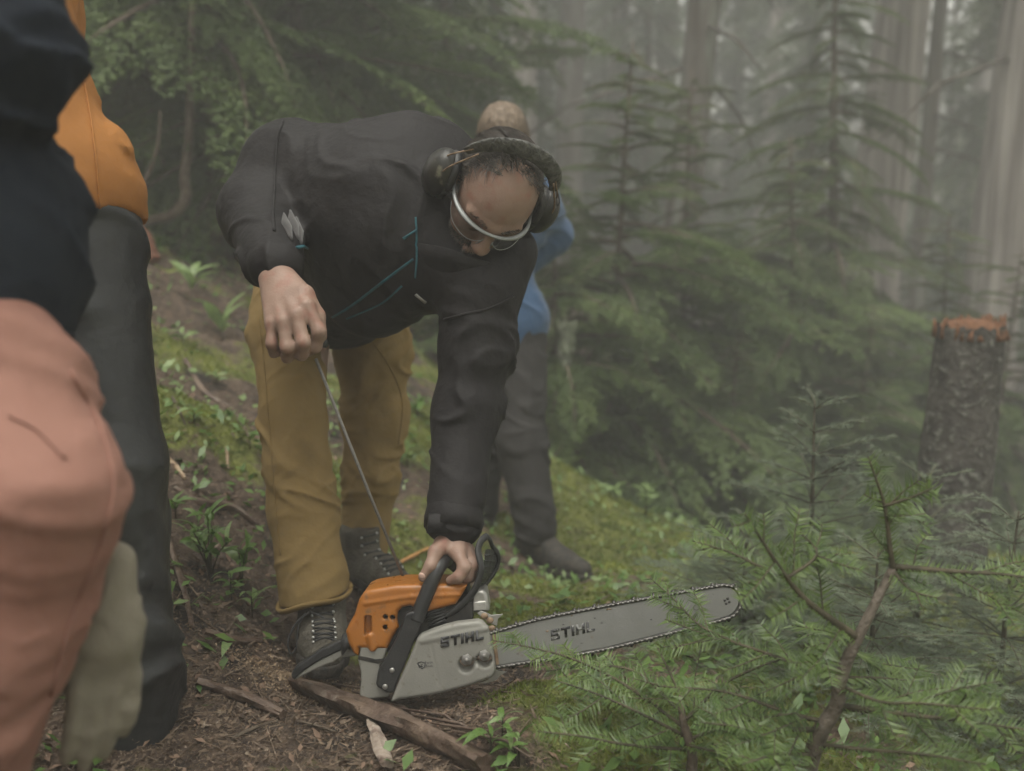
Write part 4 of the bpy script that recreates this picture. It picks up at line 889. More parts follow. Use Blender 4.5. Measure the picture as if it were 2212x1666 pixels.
# left hand round the handle
def V3(l): return [P(*q) for q in l]
for pts, rs in ((((985, 1150, 1.905), (990, 1195, 1.862)), (0.024, 0.0145)), (((985, 1150, 1.91), (1004, 1192, 1.885)), (0.022, 0.0145)), (((985, 1150, 1.915), (1012, 1195, 1.908)), (0.022, 0.014)), (((985, 1152, 1.92), (1014, 1202, 1.930)), (0.02, 0.013)),
                (((978, 1150, 1.905), (955, 1178, 1.875)), (0.024, 0.017)), (((958, 1178, 1.872), (988, 1196, 1.864)), (0.012, 0.012)),
                (((989, 1197, 1.858), (1003, 1226, 1.836), (990, 1247, 1.832), (972, 1254, 1.842)), (0.0125, 0.0115, 0.0105, 0.009)), (((1004, 1193, 1.882), (1021, 1221, 1.866), (1010, 1246, 1.862), (990, 1256, 1.868)), (0.0125, 0.0115, 0.0105, 0.009)),
                (((1012, 1196, 1.906), (1026, 1222, 1.894), (1016, 1246, 1.89), (998, 1256, 1.895)), (0.012, 0.011, 0.010, 0.009)), (((1014, 1202, 1.928), (1026, 1224, 1.918), (1017, 1244, 1.915), (1002, 1252, 1.918)), (0.011, 0.010, 0.009, 0.008)),
                (((958, 1172, 1.875), (941, 1192, 1.852), (930, 1222, 1.836), (912, 1248, 1.834)), (0.016, 0.0135, 0.0112, 0.0082))):
    B.chain(V3(pts), rs, 0.007)
# right hand lifting the starter grip
for pts, rs in ((((592, 580, 1.87), (668, 668, 1.775)), (0.028, 0.016)), (((590, 582, 1.87), (643, 690, 1.765)), (0.028, 0.0165)), (((588, 584, 1.87), (614, 705, 1.765)), (0.028, 0.0165)), (((586, 586, 1.87), (588, 708, 1.775)), (0.027, 0.015)),
                (((668, 668, 1.772), (697, 726, 1.765), (688, 762, 1.782), (668, 775, 1.80)), (0.0135, 0.012, 0.011, 0.0095)), (((643, 690, 1.762), (660, 752, 1.752), (656, 780, 1.775), (645, 778, 1.80)), (0.0135, 0.0125, 0.011, 0.0095)),
                (((614, 705, 1.762), (622, 764, 1.755), (622, 786, 1.78), (620, 778, 1.80)), (0.013, 0.012, 0.0105, 0.009)), (((588, 708, 1.772), (586, 755, 1.768), (592, 775, 1.788), (598, 768, 1.806)), (0.0115, 0.0105, 0.0095, 0.008)),
                (((615, 600, 1.855), (664, 640, 1.80), (694, 690, 1.79), (704, 738, 1.785)), (0.022, 0.0165, 0.013, 0.0095))):
    B.chain(V3([(592 + (x - 592) * 0.93, 582 + (y - 582) * 0.93, d) for x, y, d in pts]), np.array(rs) * 0.95, 0.008)
body = link('body', B.mesh('body', 0.0041, None, 0.004), M_SKIN, man)
NAIL = mat('nail', (0.62, 0.42, 0.35), rough=0.3)
for p, d in (((911, 1244, 1.827), (-0.4, -0.3, 0.85)),): MB().ball(P(*p), (0.006, 0.007, 0.002), np.array([cv(0.85, 0.4, 0.3), cv(-0.5, 0.8, 0.2), cv(*d)]), 10, 6).obj('thumb_nail', NAIL, body)
# jacket
J = Solid()
J.cone(PV, CH, 0.150, 0.195, 0.08).cone(P(720, 470, 2.3), P(880, 430, 2.15), 0.17, 0.165, 0.06).cone(P(865, 530, 2.08), P(800, 630, 2.14), 0.115, 0.10, 0.06).cone(RS, CH, 0.105, 0.17, 0.06).cone(CH, LS, 0.17, 0.078, 0.06)
J.cone(P(930, 420, 2.1), P(985, 470, 2.03), 0.12, 0.075, 0.06).cone(P(1000, 560, 2.03), P(1100, 545, 2.0), 0.085, 0.058, 0.05)
J.cut(P(715, 760, 2.35), cv(-0.25, -0.95, 0.1), 0.01)
J.chain([RS, RE, RW], [0.098, 0.076, 0.050], 0.035).chain([LS, P(1028, 750, 2.0), LE, LW + (LE - LW) * 0.06], [0.076, 0.070, 0.064, 0.052], 0.035)
la = nrm(LW - LS)
def jf(p):
    arm = np.clip(((p - LS) @ la - 0.03) / 0.08, 0, 1) * (np.abs((p - LS) @ CR) < 0.35)
    return folds(cv(0.5, 1, 0.2), 0.0095, 19, 4.5, 1)(p) * arm + folds(cv(0.8, 0.5, -0.2), 0.010, 13, 3.2, 2)(p) * (1 - arm)
jacket = link('jacket', J.mesh('jacket', 0.0048, jf, 0.012), M_JACK, man)
jb = bvh_of(jacket)
# cuff of the left sleeve, strap
MB().tube([LW + (LE - LW) * 0.16, LW + (LE - LW) * 0.07, LW - (LE - LW) * 0.015, LW - (LE - LW) * 0.015], [0.0545, 0.0575, 0.056, 0.045], 26, caps=False).obj('cuff', M_JACK, jacket)
c1 = LW + (LE - LW) * 0.07; ca = nrm(LE - LW); cs = nrm(np.cross(ca, CF)); mb = MB(); mb.box(c1 - CF * 0.052 - CR * 0.024, (0.022, 0.004, 0.018), np.array([nrm(CR + CF * 0.35), nrm(CF - CR * 0.35), ca])); mb.obj('cuff_tab', M_JACK, jacket, False)
# standing collar round the neck, open at the front
nk = nrm(HC - NB); cz = nrm(np.cross(nk, CR)); cx = np.cross(cz, nk); ccen = P(1000, 556, 2.01); mb = MB(); V = []; n = 40
cax = nrm(cv(0.15, 0.80, 0.58)); cz = nrm(np.cross(cax, CR)); cx = np.cross(cz, cax)
for th, rr in ((0, 1.0), (1, 0.95)):
    for h in (-0.055, -0.02, 0.015, 0.05):
        for i in range(n):
            a = i / (n - 1) * 2 * math.pi; d = cx * math.cos(a) * 0.112 + cz * math.sin(a) * 0.092
            V.append(ccen + d * (1 + h * 0.6) * rr + cax * (h + 0.012 * math.sin(3 * a + 1)))
F = []
for th in (0, 1):
    for j in range(3):
        for i in range(n - 1):
            q = [th * 4 * n + j * n + i, th * 4 * n + j * n + i + 1, th * 4 * n + (j + 1) * n + i + 1, th * 4 * n + (j + 1) * n + i]; F.append(q if th == 0 else q[::-1])
F += [(3 * n + i, 3 * n + i + 1, 7 * n + i + 1, 7 * n + i) for i in range(n - 1)]
collar = mb.add(V, F).obj('collar', M_JACK, jacket)
jc = bvh_of(jacket, collar)
zip_ = seam(jc, [(898, 470), (899, 510), (900, 560), (897, 600)], 0.003, 'collar_zip', M_TEAL, jacket, 0.002, 0.5)
seam(jb, [(893, 560), (850, 592), (800, 630), (755, 664), (718, 686)], 0.0034, 'front_zip', M_TEAL, jacket, 0.0005, 0.4)
seam(jb, [(868, 618), (830, 652), (790, 672), (748, 690)], 0.0024, 'zip_flap', M_TEAL, jacket, 0.0, 0.4)
q = [stick(jc, x, y, 0.004) for x, y in ((899, 497), (885, 507), (872, 517))]; MB().tube([w for w in q if w is not None], [0.0025, 0.002, 0.0035], 6).obj('zip_pull', M_TEAL, jacket)
q = [stick(jc, x, y, 0.004) for x, y in ((899, 634), (912, 645), (922, 652))]; MB().tube([w for w in q if w is not None], 0.005, 6, flat=0.5).obj('zip_tab', M_GREYP, jacket)
seam(jb, [(612, 262), (600, 300), (594, 380), (590, 450), (592, 500)], 0.0035, 'armhole_seam', M_JACK, jacket, 0.001, 0.8)
seam(jb, [(1108, 640), (1060, 665), (1000, 680), (960, 690)], 0.0035, 'armhole_seam', M_JACK, jacket, 0.001, 0.8)
q = [stick(jb, x, y, 0.003) for x, y in ((640, 537), (652, 533), (664, 534))]; MB().tube([w for w in q if w is not None], 0.0045, 6, flat=0.6).obj('pocket_tab', M_TEAL, jacket)
M_LIN = mat('pale_lining', (0.030, 0.027, 0.028), (0.05, 0.046, 0.047), 12, 0.8, sheen=0.3)
mbx = MB()
for x0, y0, x1, y1, r in ((612, 462, 628, 520, 0.013), (626, 455, 642, 518, 0.014), (640, 470, 648, 528, 0.014)):
    a, b = stick(jb, x0, y0, 0.002), stick(jb, x1, y1, 0.002)
    if a is not None and b is not None: mbx.tube(smooth_path([a, (a + b) / 2 + cv(0, 0, 1) * 0.006, b], 4), [0.002, r, 0.003], 8, flat=0.45)
mbx.obj('pocket_lining', M_LIN, jacket)['kind'] = 'stuff'
# trousers
T = Solid(); T.cone(P(705, 600, 2.5), PV, 0.13, 0.13, 0.06)
T.chain([P(640, 620, 2.48), P(622, 720, 2.42), P(633, 900, 2.31), P(652, 1100, 2.24), P(682, 1310, 2.172)], [0.105, 0.088, 0.072, 0.072, 0.078], 0.03)
T.cut(P(680, 1290, 2.175), A(0.22, -0.12, -1), 0.004)
T.chain([P(795, 650, 2.58), P(803, 760, 2.6), P(810, 900, 2.6), P(800, 1040, 2.6), P(786, 1200, 2.6)], [0.105, 0.094, 0.079, 0.066, 0.060], 0.03)
T.cut(P(786, 1212, 2.6), A(0, 0, -1), 0.004)
tr = T.mesh('trousers', 0.005, mixf(folds(cv(0.5, 1, 0.1), 0.008, 15, 4, 5), folds(cv(-0.8, 1, 0), 0.0055, 24, 5, 8)), 0.012)
trousers = link('trousers', tr, M_PANT, man)
tb = bvh_of(trousers)
seam(tb, [(560, 690), (572, 800), (580, 900), (592, 1050), (606, 1200)], 0.002, 'side_seam', M_PANT, trousers, 0.0008, 0.6)
seam(tb, [(806, 740), (845, 800), (868, 870), (860, 960)], 0.002, 'side_seam', M_PANT, trousers, 0.0008, 0.6)
# rolled hem of the near leg
hem = []; hc = P(680, 1292, 2.175)
for a in np.linspace(0, 2 * math.pi, 28):
    hem.append(hc + CR * 0.077 * math.cos(a) + A(0, 1, 0) * 0.077 * math.sin(a) + A(0, 0, 0.018 * math.cos(a) - 0.010 * math.sin(a) + 0.005 * math.sin(3 * a)))
MB().tube(hem, 0.005, 8, flat=1.8).obj('hem', M_PANT, trousers)
UPV = A(0, 0, 1)
b1 = boot(man, P(694, 1370, 2.17), None, P(700, 1452, 1.99), nrm(A(0.02, 0.16, 1)), laces=True, shaft=0.072)
b2 = boot(man, P(780, 1236, 2.58), None, P(862, 1290, 2.42), UPV)
bb = bvh_of(b1)
lp = smooth_path(V3(((668, 1322, 2.10), (640, 1345, 2.08), (622, 1385, 2.07), (628, 1412, 2.07), (640, 1395, 2.075), (645, 1350, 2.085), (660, 1325, 2.10))), 5); MB().tube(lp, 0.0022, 5).obj('lace_loop', M_LACE, b1)
lp = smooth_path(V3(((668, 1322, 2.10), (700, 1335, 2.085), (722, 1360, 2.075), (735, 1385, 2.07), (745, 1400, 2.06))), 5); MB().tube(lp, 0.0022, 5).obj('lace_loop', M_LACE, b1)
# hair: short, dark, receding, greying at the front
rng = np.random.default_rng(9); N = 22000; u = rng.standard_normal((N, 3)); u /= np.linalg.norm(u, axis=1)[:, None]
loc = u * np.array([0.0785, 0.0985, 0.0855]) + np.array([0, -0.012, 0.040])
front = loc[:, 1]; keep = (loc[:, 2] > 0.0) & (front < 0.035 + 0.014 * noise(loc * 60) - 0.35 * np.maximum(0, 0.035 - np.abs(loc[:, 0])) + np.clip((loc[:, 2] - 0.09) * 0.9, -0.06, 0.03)) | ((loc[:, 2] > -0.045) & (front < -0.01)) | ((np.abs(loc[:, 0]) > 0.048) & (front < 0.024 + 0.012 * noise(loc * 70)) & (loc[:, 2] > -0.01) & (loc[:, 2] < 0.10))
keep &= rng.random(N) < np.clip((0.040 - front) / 0.035, 0.10, 1); loc = loc[keep]; nv = u[keep] @ HAX
back = np.tile(A(-0.12, -0.68, -0.72), (len(loc), 1)) @ HAX; back = back - nv * (back * nv).sum(1)[:, None]; dirs = back + nv * 0.10 + (np.sign(loc[:, :1]) * A(0.25, 0, -0.25)) @ HAX
wp = HC + loc @ HAX; fr = loc[:, 1] > 0.005
strands(wp[~fr], dirs[~fr], 'hair', M_HAIR, man, (0.03, 0.06), 0.0012, 1, 0.12, grav=-nv[~fr] * 1.6, nrmv=nv[~fr])
strands(wp[fr], dirs[fr] * 0.5 + (A(0.2, 0.55, 0.1) @ HAX) * (rng.random((fr.sum(), 1)) < 0.25), 'fringe', M_HAIRG, man, (0.018, 0.04), 0.0008, 2, 0.2, grav=-nv[fr] * 1.2, nrmv=nv[fr])
HS = Solid(); HS.ell(hp_(0, -0.016, 0.040), (0.0785, 0.0950, 0.0855), HAX, 0.01).cut(hp_(0, 0.015, 0.10), HAX.T @ A(0, 0.86, 0.30 - 0.55), 0.004).cut(hp_(0, -0.03, -0.03), HAX.T @ A(0, 0.25, -1), 0.01)
link('hair_base', HS.mesh('hair_base', 0.004, lambda p: -0.002 * noise(p * 120)), M_HAIR, man)
# eyebrows
rng = np.random.default_rng(21); br = []
for sg in (-1, 1):
    t = rng.random(90); br.append(np.stack([sg * (0.014 + 0.036 * t), 0.106 - 0.022 * t ** 1.5, 0.022 + 0.005 * np.sin(3 * t) + 0.0025 * rng.standard_normal(90)], -1))
br = np.concatenate(br); strands(HC + br @ HAX, (np.stack([np.sign(br[:, 0]), 0.5 + 0 * br[:, 0], 0.3 + 0 * br[:, 0]], -1)) @ HAX, 'eyebrows', M_HAIR, man, (0.005, 0.009), 0.0005, 4, 0.3)['kind'] = 'stuff'
# stubble along the jaw
rng = np.random.default_rng(12); M_ = 2600; th = rng.random(M_) * 2 - 1; ph = rng.random(M_)
jl = np.stack([0.060 * np.sin(th * 1.5), 0.040 + 0.052 * np.cos(th * 1.5), -0.045 - 0.062 * ph], -1); jn = np.stack([np.sin(th * 1.5), np.cos(th * 1.5), 0 * th - 0.4], -1) @ HAX
bh = bvh_of(body); rts, nn = [], []
for p, d in zip(HC + jl @ HAX, jn):
    h = bh.ray_cast(Vector(p + d * 0.05), Vector(-nrm(d)))
    if h[0] is not None: rts.append(np.array(h[0])); nn.append(np.array(h[1]))
strands(np.array(rts), np.array(nn) + (A(0, 0, -0.8) @ HAX), 'stubble', M_HAIRG, man, (0.003, 0.008), 0.0006, 3, 0.4, nrmv=np.array(nn))
# safety glasses
gl = None
def gpt(a, u, rr=1.0): return hp_(0.080 * math.sin(a) * rr, 0.020 + 0.092 * math.cos(a) * rr ** 0.5, u)
brow = [hp_(-0.086, -0.015, 0.012)] + [gpt(a, 0.010 + 0.004 * math.cos(2 * a), 1.03) for a in np.linspace(-1.5, 1.5, 19)] + [hp_(0.086, -0.015, 0.012)]
gl = MB().tube(smooth_path(brow, 3), [0.0016, 0.0021, 0.0028, 0.0022, 0.0018, 0.0022, 0.0028, 0.0021, 0.0016], 8, flat=1.9).obj('safety_glasses', M_SILV, man)
LEN = bpy.data.materials.new('clear_lens'); LEN.use_nodes = True; _b = LEN.node_tree.nodes['Principled BSDF']; _b.inputs['Transmission Weight'].default_value = 1.0; _b.inputs['Roughness'].default_value = 0.03; _b.inputs['IOR'].default_value = 1.15; _b.inputs['Base Color'].default_value = (0.9, 0.92, 0.92, 1)
for sgn in (-1, 1):
    mb = MB(); V = []; na_, nh = 12, 5
    for lay in (1.0, 0.985):
        for j in range(nh):
            for i in range(na_):
                a = sgn * (0.12 + (1.28 - 0.12) * i / (na_ - 1)); dep = 0.036 * (1 - 0.55 * abs(2 * i / (na_ - 1) - 1.0) ** 3); V.append(gpt(a, 0.008 - dep * j / (nh - 1), 1.03 * lay))
    F = []
    for l in (0, 1):
        for j in range(nh - 1):
            for i in range(na_ - 1): F.append((l * nh * na_ + j * na_ + i, l * nh * na_ + j * na_ + i + 1, l * nh * na_ + (j + 1) * na_ + i + 1, l * nh * na_ + (j + 1) * na_ + i))
    mb.add(V, F).obj('lens', LEN, gl)
    rim = [V[(nh - 1) * na_ + i] for i in range(na_)]; MB().tube(rim, 0.0009, 5).obj('lens_rim', M_SILV, gl)
    MB().tube([gpt(sgn * 0.12, -0.004, 1.03), gpt(sgn * 0.16, -0.022, 0.97), gpt(sgn * 0.2, -0.030, 0.93)], 0.0014, 6).obj('nose_pad', M_SILV, gl)
# ear defenders: cups, padded headband, wires
ed = None
band = [hp_(0.102 * math.cos(a), -0.006 + 0.014 * math.sin(a), 0.035 + 0.111 * math.sin(a)) for a in np.linspace(0.30, math.pi - 0.42, 26)]
ed = MB().tube(band, [0.009, 0.016, 0.019, 0.019, 0.016, 0.009], 14, flat=0.30, up=HAX[1] * 0.9 + HAX[2] * 0.1).obj('ear_defenders', M_FOAM, man)
for sgn in (-1, 1):
    c = hp_(sgn * 0.102, -0.010, -0.004); E = Solid(); E.ell(c + hS * sgn * 0.006, (0.034, 0.043, 0.053), HAX, 0.004).cut(c - hS * sgn * 0.006, -hS * sgn, 0.006)
    cup = link('ear_cup', E.mesh('ear_cup', 0.003), M_CUP, ed); ringp = [c - hS * sgn * 0.008 + hF * 0.036 * math.cos(a) + hU * 0.046 * math.sin(a) for a in np.linspace(0, 2 * math.pi, 25)]; MB().tube(ringp, 0.009, 8).obj('cushion', M_BLACKP, cup)
    pts0 = [c + hF * 0.026 + hS * sgn * 0.010, c + hF * 0.030 + hU * 0.045 + hS * sgn * 0.012, hp_(sgn * 0.078, 0.020, 0.105)]; MB().tube(smooth_path(pts0, 6), 0.0017, 6).obj('band_wire', M_RUST, ed)
    pts0 = [c - hF * 0.006 + hS * sgn * 0.022, c + hF * 0.004 + hU * 0.052 + hS * sgn * 0.014, hp_(sgn * 0.086, 0.006, 0.098)]; MB().tube(smooth_path(pts0, 6), 0.0017, 6).obj('band_wire', M_RUST, ed)
wl_ = smooth_path([hp_(0.098, 0.0, 0.075), P(1204, 415, 1.93), P(1207, 440, 1.94), P(1190, 458, 1.96), hp_(0.10, -0.02, 0.01)], 7); MB().tube(wl_, 0.0014, 5).obj('loose_wire', M_BLACKP, ed)

# ---- a simpler standing figure with the same care for joints
def figure(label, J_, jm, tm, hairm, foot_dirs, jfold, tfold, jr=1.0, res=0.0078, hem=None, headdir=None, hands=True, jcut=None, extra=None, bootm=None, leg_r=1.0):
    loc = (np.asarray(J_['ra']) + np.asarray(J_['la'])) / 2; loc[2] = min(J_['ra'][2], J_['la'][2]) - 0.08
    t = thing('person', label, 'person', loc); g = {k: np.asarray(v, float) for k, v in J_.items()}
    up = nrm(g['neck'] - g['pel']); side = nrm(g['ls'] - g['rs']); fwd = nrm(headdir if headdir is not None else np.cross(side, up)); hu = nrm(A(0, 0, 1) - fwd * fwd[2]); hs_ = np.cross(fwd, hu)
    if np.dot(hs_, side) < 0: hs_ = -hs_
    H = type('H', (), {'__call__': lambda self, s, f, u: g['head'] + hs_ * s + fwd * f + hu * u, 'ax': np.array([hs_, fwd, hu])})()
    S = Solid(); head(S, H); S.cone(g['neck'], H(0, -0.02, -0.07), 0.06, 0.055, 0.03).cone(g['neck'], g['pel'], 0.10, 0.10, 0.05)
    for a in 'rl':
        S.chain([g['neck'], g[a + 's'], g[a + 'e'], g[a + 'w']], [0.06, 0.05, 0.04, 0.027], 0.03).chain([g['pel'], g[a + 'h'], g[a + 'k'], g[a + 'a']], [0.09, 0.08, 0.05, 0.036], 0.03)
        D = nrm(g[a + 'w'] - g[a + 'e']); N_ = nrm(np.cross(D, fwd)) * (1 if a == 'r' else -1)
        if hands: hand(S, g[a + 'w'], D, -side if a == 'l' else side, fwd)
    link('body', S.mesh('body', 0.008, None, 0.004), M_SKIN, t)
    K = Solid(); sh = (g['rs'] + g['ls']) / 2
    K.cone(g['rs'], g['ls'], 0.085 * jr, 0.085 * jr, 0.06).cone(sh - up * 0.08 - side * 0.08, sh - up * 0.08 + side * 0.08, 0.125 * jr, 0.125 * jr, 0.08).cone(sh - up * 0.1, g['pel'] - up * 0.10, 0.150 * jr, 0.165 * jr, 0.06).cone(g['pel'] - side * 0.07, g['pel'] + side * 0.07, 0.14 * jr, 0.14 * jr, 0.06).cone(g['neck'], g['neck'] + up * 0.06, 0.075, 0.070, 0.03)
    hc_ = hem if hem is not None else g['pel'] - up * 0.13; K.cut(hc_, -up if jcut is None else jcut, 0.006)
    for a in 'rl': K.chain([g[a + 's'], g[a + 'e'], g[a + 'w'] + (g[a + 'e'] - g[a + 'w']) * 0.08], [0.085 * jr, 0.070 * jr, 0.052], 0.04)
    if extra is not None: extra(K)
    jk = link('jacket', K.mesh('jacket', res, jfold, 0.02), jm, t)
    Q = Solid(); Q.cone(g['pel'] - side * 0.06, g['pel'] + side * 0.06, 0.125, 0.125, 0.06)
    for a in 'rl': Q.chain([g[a + 'h'], g[a + 'k'], g[a + 'a'] + A(0, 0, 0.05)], [0.108 * leg_r, 0.082 * leg_r, 0.070 * leg_r], 0.03)
    tr_ = link('trousers', Q.mesh('trousers', res, tfold, 0.022), tm, t)
    for a, fd in zip('rl', foot_dirs):
        b = boot(t, g[a + 'a'], None, g[a + 'a'] + nrm(fd) * 0.19 - A(0, 0, 0.085), A(0, 0, 1), laces=False); 
        if bootm: b.data.materials.clear(); b.data.materials.append(bootm)
    if hairm is not None:
        Hs = Solid(); Hs.ell(H(0, -0.022, 0.045), (0.083, 0.100, 0.088), H.ax, 0.02).ell(H(0, -0.05, -0.01), (0.075, 0.065, 0.08), H.ax, 0.03).cut(H(0, 0.045, 0.06), H.ax.T @ A(0, 1, -0.45), 0.02)
        link('hair', Hs.mesh('hair', 0.005, lambda p: 0.004 * noise(p * np.array([70, 70, 25]))), hairm, t)
        rng = np.random.default_rng(4); u = rng.standard_normal((5000, 3)); u /= np.linalg.norm(u, axis=1)[:, None]; l = u * np.array([0.084, 0.101, 0.089]) + np.array([0, -0.022, 0.045]); k_ = (l[:, 2] > -0.02) & (l[:, 1] < 0.05); nn = u[k_] @ H.ax
        strands(g['head'] + l[k_] @ H.ax, nn * 0.04 + (np.sign(l[k_][:, :1]) * A(0.3, 0, 0) + A(0, 0.15, -0.5)) @ H.ax, 'hair_strands', hairm, t, (0.03, 0.07), 0.0011, 5, 0.12, grav=-nn * 1.2 - A(0, 0, 0.3), nrmv=nn)
    return t, jk, tr_
# blue jacket, behind
d2 = 3.45
f2, j2, t2 = figure('blond person in blue rain jacket and dark grey trousers behind the bent man',
    dict(head=P(1086, 312, 3.40), neck=P(1078, 395, 3.47), rs=P(985, 420, 3.47), ls=P(1158, 432, 3.5), re=P(955, 560, 3.42), rw=P(985, 660, 3.3), le=P(1196, 512, 3.62), lw=P(1135, 570, 3.62), pel=P(1072, 690, 3.5),
         rh=P(1030, 720, 3.5), lh=P(1112, 740, 3.5), rk=P(1035, 940, 3.52), lk=P(1126, 950, 3.42), ra=P(1035, 1120, 3.55), la=P(1158, 1170, 3.40)), M_BLUE, M_GREYT, M_BLOND,
    (cv(-0.2, 0, 1), cv(0.75, -0.1, 0.6)), folds(cv(0.5, 1, 0), 0.009, 12, 5, 11), folds(cv(0.5, 1, 0), 0.010, 15, 5, 12), jr=0.86, headdir=cv(-0.1, -0.75, 0.65), bootm=M_SOLE, hem=P(1072, 745, 3.5))
# orange jacket, left
f3, j3, t3 = figure('person in orange jacket and charcoal trousers standing at the left edge, half hidden',
    dict(head=P(-70, -560, 1.75), neck=P(-90, -400, 1.75), rs=P(-290, -330, 1.75), ls=P(60, -320, 1.75), re=P(-320, 0, 1.8), rw=P(-250, 260, 1.7), le=P(85, 40, 1.86), lw=P(110, 330, 1.88), pel=P(45, 420, 1.75),
         rh=P(-40, 470, 1.75), lh=P(150, 500, 1.75), rk=P(20, 1050, 1.74), lk=P(235, 1010, 1.72), ra=P(40, 1640, 1.78), la=P(290, 1660, 1.76)), M_ORJ, M_CHAR, M_HAIR,
    (cv(0.3, -0.3, 0.9), cv(0.7, -0.3, 0.5)), folds(cv(0.3, 1, 0), 0.013, 12, 3.5, 21), folds(cv(0.5, 1, 0), 0.016, 12, 3.5, 22), jr=1.0, headdir=cv(0.7, -0.5, 0.1), hem=P(200, 478, 1.75), jcut=cv(0.15, -1, 0), leg_r=1.12)
# navy jacket, nearest
f4, j4, t4 = figure('person in navy jacket and rust trousers nearest the camera, cut by the left edge',
    dict(head=P(-440, -900, 1.10), neck=P(-420, -650, 1.10), rs=P(-650, -500, 1.10), ls=P(-190, -480, 1.12), re=P(-660, 0, 1.1), rw=P(-510, 350, 1.0), le=P(-40, 110, 1.06), lw=P(-260, 250, 0.98), pel=P(-262, 520, 1.12),
         rh=P(-300, 640, 1.12), lh=P(-120, 760, 1.10), rk=P(-220, 1250, 1.05), lk=P(62, 1070, 1.02), ra=P(-300, 2000, 1.12), la=P(-135, 1900, 1.08)), M_NAVY, M_RUSTP, M_HAIR,
    (cv(0.4, -0.2, -0.9), cv(0.5, -0.2, -0.8)), mixf(folds(cv(0.2, 1, 0), 0.016, 11, 2.6, 31), folds(cv(-0.6, 1, 0), 0.008, 20, 5, 33)), mixf(folds(cv(0.25, 1, 0), 0.020, 9, 2.2, 32), folds(cv(0.9, 1, 0), 0.011, 16, 3.5, 36)), jr=1.08, headdir=cv(0.6, -0.5, -0.4), hem=P(60, 790, 1.1), jcut=cv(-0.12, -1, 0), leg_r=1.08)
bt4 = bvh_of(t4)
seam(bt4, [(150, 800), (215, 920), (245, 1050), (215, 1180), (150, 1350), (110, 1500)], 0.003, 'side_seam', M_RUSTP, t4, 0.001, 0.7)
seam(bt4, [(20, 900), (80, 930), (140, 990)], 0.003, 'pocket_seam', M_RUSTP, t4, 0.001, 0.7)
seam(bvh_of(j4), [(0, 700), (80, 706), (150, 722), (200, 735)], 0.004, 'hem_seam', M_NAVY, j4, 0.001, 0.7)
seam(bvh_of(j3), [(150, 60), (185, 200), (205, 330), (215, 450)], 0.003, 'side_seam', M_ORJ, j3, 0.001, 0.7)
# pale glove hanging by the rust trousers
Gs = Solid(); gw = P(232, 1330, 1.12); hand(Gs, gw, cv(-0.05, -1, 0), cv(-0.6, 0, -0.8), cv(-0.6, 0, 0.8), curl=(8, 14, 12), thumb=(0.4, 0.9, 0.2), r=0.0115, sc_=0.95); Gs.cone(gw + CU * 0.06 + CR * 0.008, gw - CU * 0.02, 0.024, 0.033, 0.03)
glove = link('work_glove', Gs.mesh('work_glove', 0.005, folds(CU, 0.004, 30, 12, 41)), M_GLOVE); tag(glove, 'pale beige work glove hanging beside the rust trousers', 'glove')
# ------------------------------------------------------------------ foreground firs
def FZ(x, y): return (1376.9 + x * 0.53695, 771.1 + y * 0.53695)
FIRN = nrm(A(0.05, -0.45, 1))
def fir_branch(parent, pts, rng, r0=0.0045, side=0.13, sp=0.045, n_len=0.028, tips=True, nor=FIRN, n_sp=0.0042, start=0.12, needle=M_FIR, wood=M_TWIGG, name='branch'):
    q = smooth_path(np.array(pts), 5); o = MB().tube(q, [r0, 0.0012], 6).obj(name, wood, parent); sl = np.concatenate([[0], np.cumsum(np.linalg.norm(np.diff(q, axis=0), axis=1))]); T = sl[-1]; org, dr, nn = [], [], []; mb = MB()
    for a, b in zip(q[:-1], q[1:]):
        if np.linalg.norm(b - a) > 1e-4: org.append(a); dr.append(b - a); nn.append(nor)
    s = T * start; sg = 1
    while s < T * 0.97:
        t = s / T; p = A(*[np.interp(s, sl, q[:, k]) for k in range(3)]); d = nrm(A(*[np.interp(min(T, s + 0.01), sl, q[:, k]) for k in range(3)]) - p + 1e-6); L = side * (1.08 - t) ** 0.7 * (0.55 + 0.7 * rng.random())
        lat = np.cross(nor, d) * sg; a = rad(48 + 10 * rng.standard_normal()); e1 = nrm(d * math.cos(a) + lat * math.sin(a) - A(0, 0, 0.10) + 0.08 * rng.standard_normal(3)); m = p + e1 * L * 0.55; e2 = nrm(e1 + d * 0.25 - A(0, 0, 0.10)); e = m + e2 * L * 0.45
        mb.tube([p, m, e], [0.0018, 0.0009], 4, caps=False)
        for x, y in ((p, m), (m, e)): org.append(x); dr.append(y - x); nn.append(nrm(nor + 0.2 * rng.standard_normal(3)))
        if L > 0.11:
            for f, g in ((0.45, 1), (0.6, -1)):
                b2 = p + (m - p) * (f / 0.55); l2 = np.cross(nor, e1) * g; e3 = b2 + nrm(e1 + l2 * 0.9) * L * 0.38; mb.tube([b2, e3], [0.0012, 0.0007], 4, caps=False); org.append(b2); dr.append(e3 - b2); nn.append(nor)
        s += sp * (0.7 + 0.6 * rng.random()); sg = -sg
    if mb.n: mb.obj('side_twigs', wood, o)['kind'] = 'stuff'
    V = needles(np.array(org), np.array(dr), np.array(nn), n_len, 0.0030, n_sp, rng, fwd=0.5, jit=0.13, tilt=0.10)
    link('needles', mk_mesh('needles', V, np.arange(len(V)).reshape(-1, 3), False), needle, o)['kind'] = 'stuff'
    return o
rng = np.random.default_rng(101); D1 = 1.52
fir = thing('fir_sapling', 'small crooked fir with bright green flat needles in the right foreground', 'tree', drop(1745, 1700, 1.6))
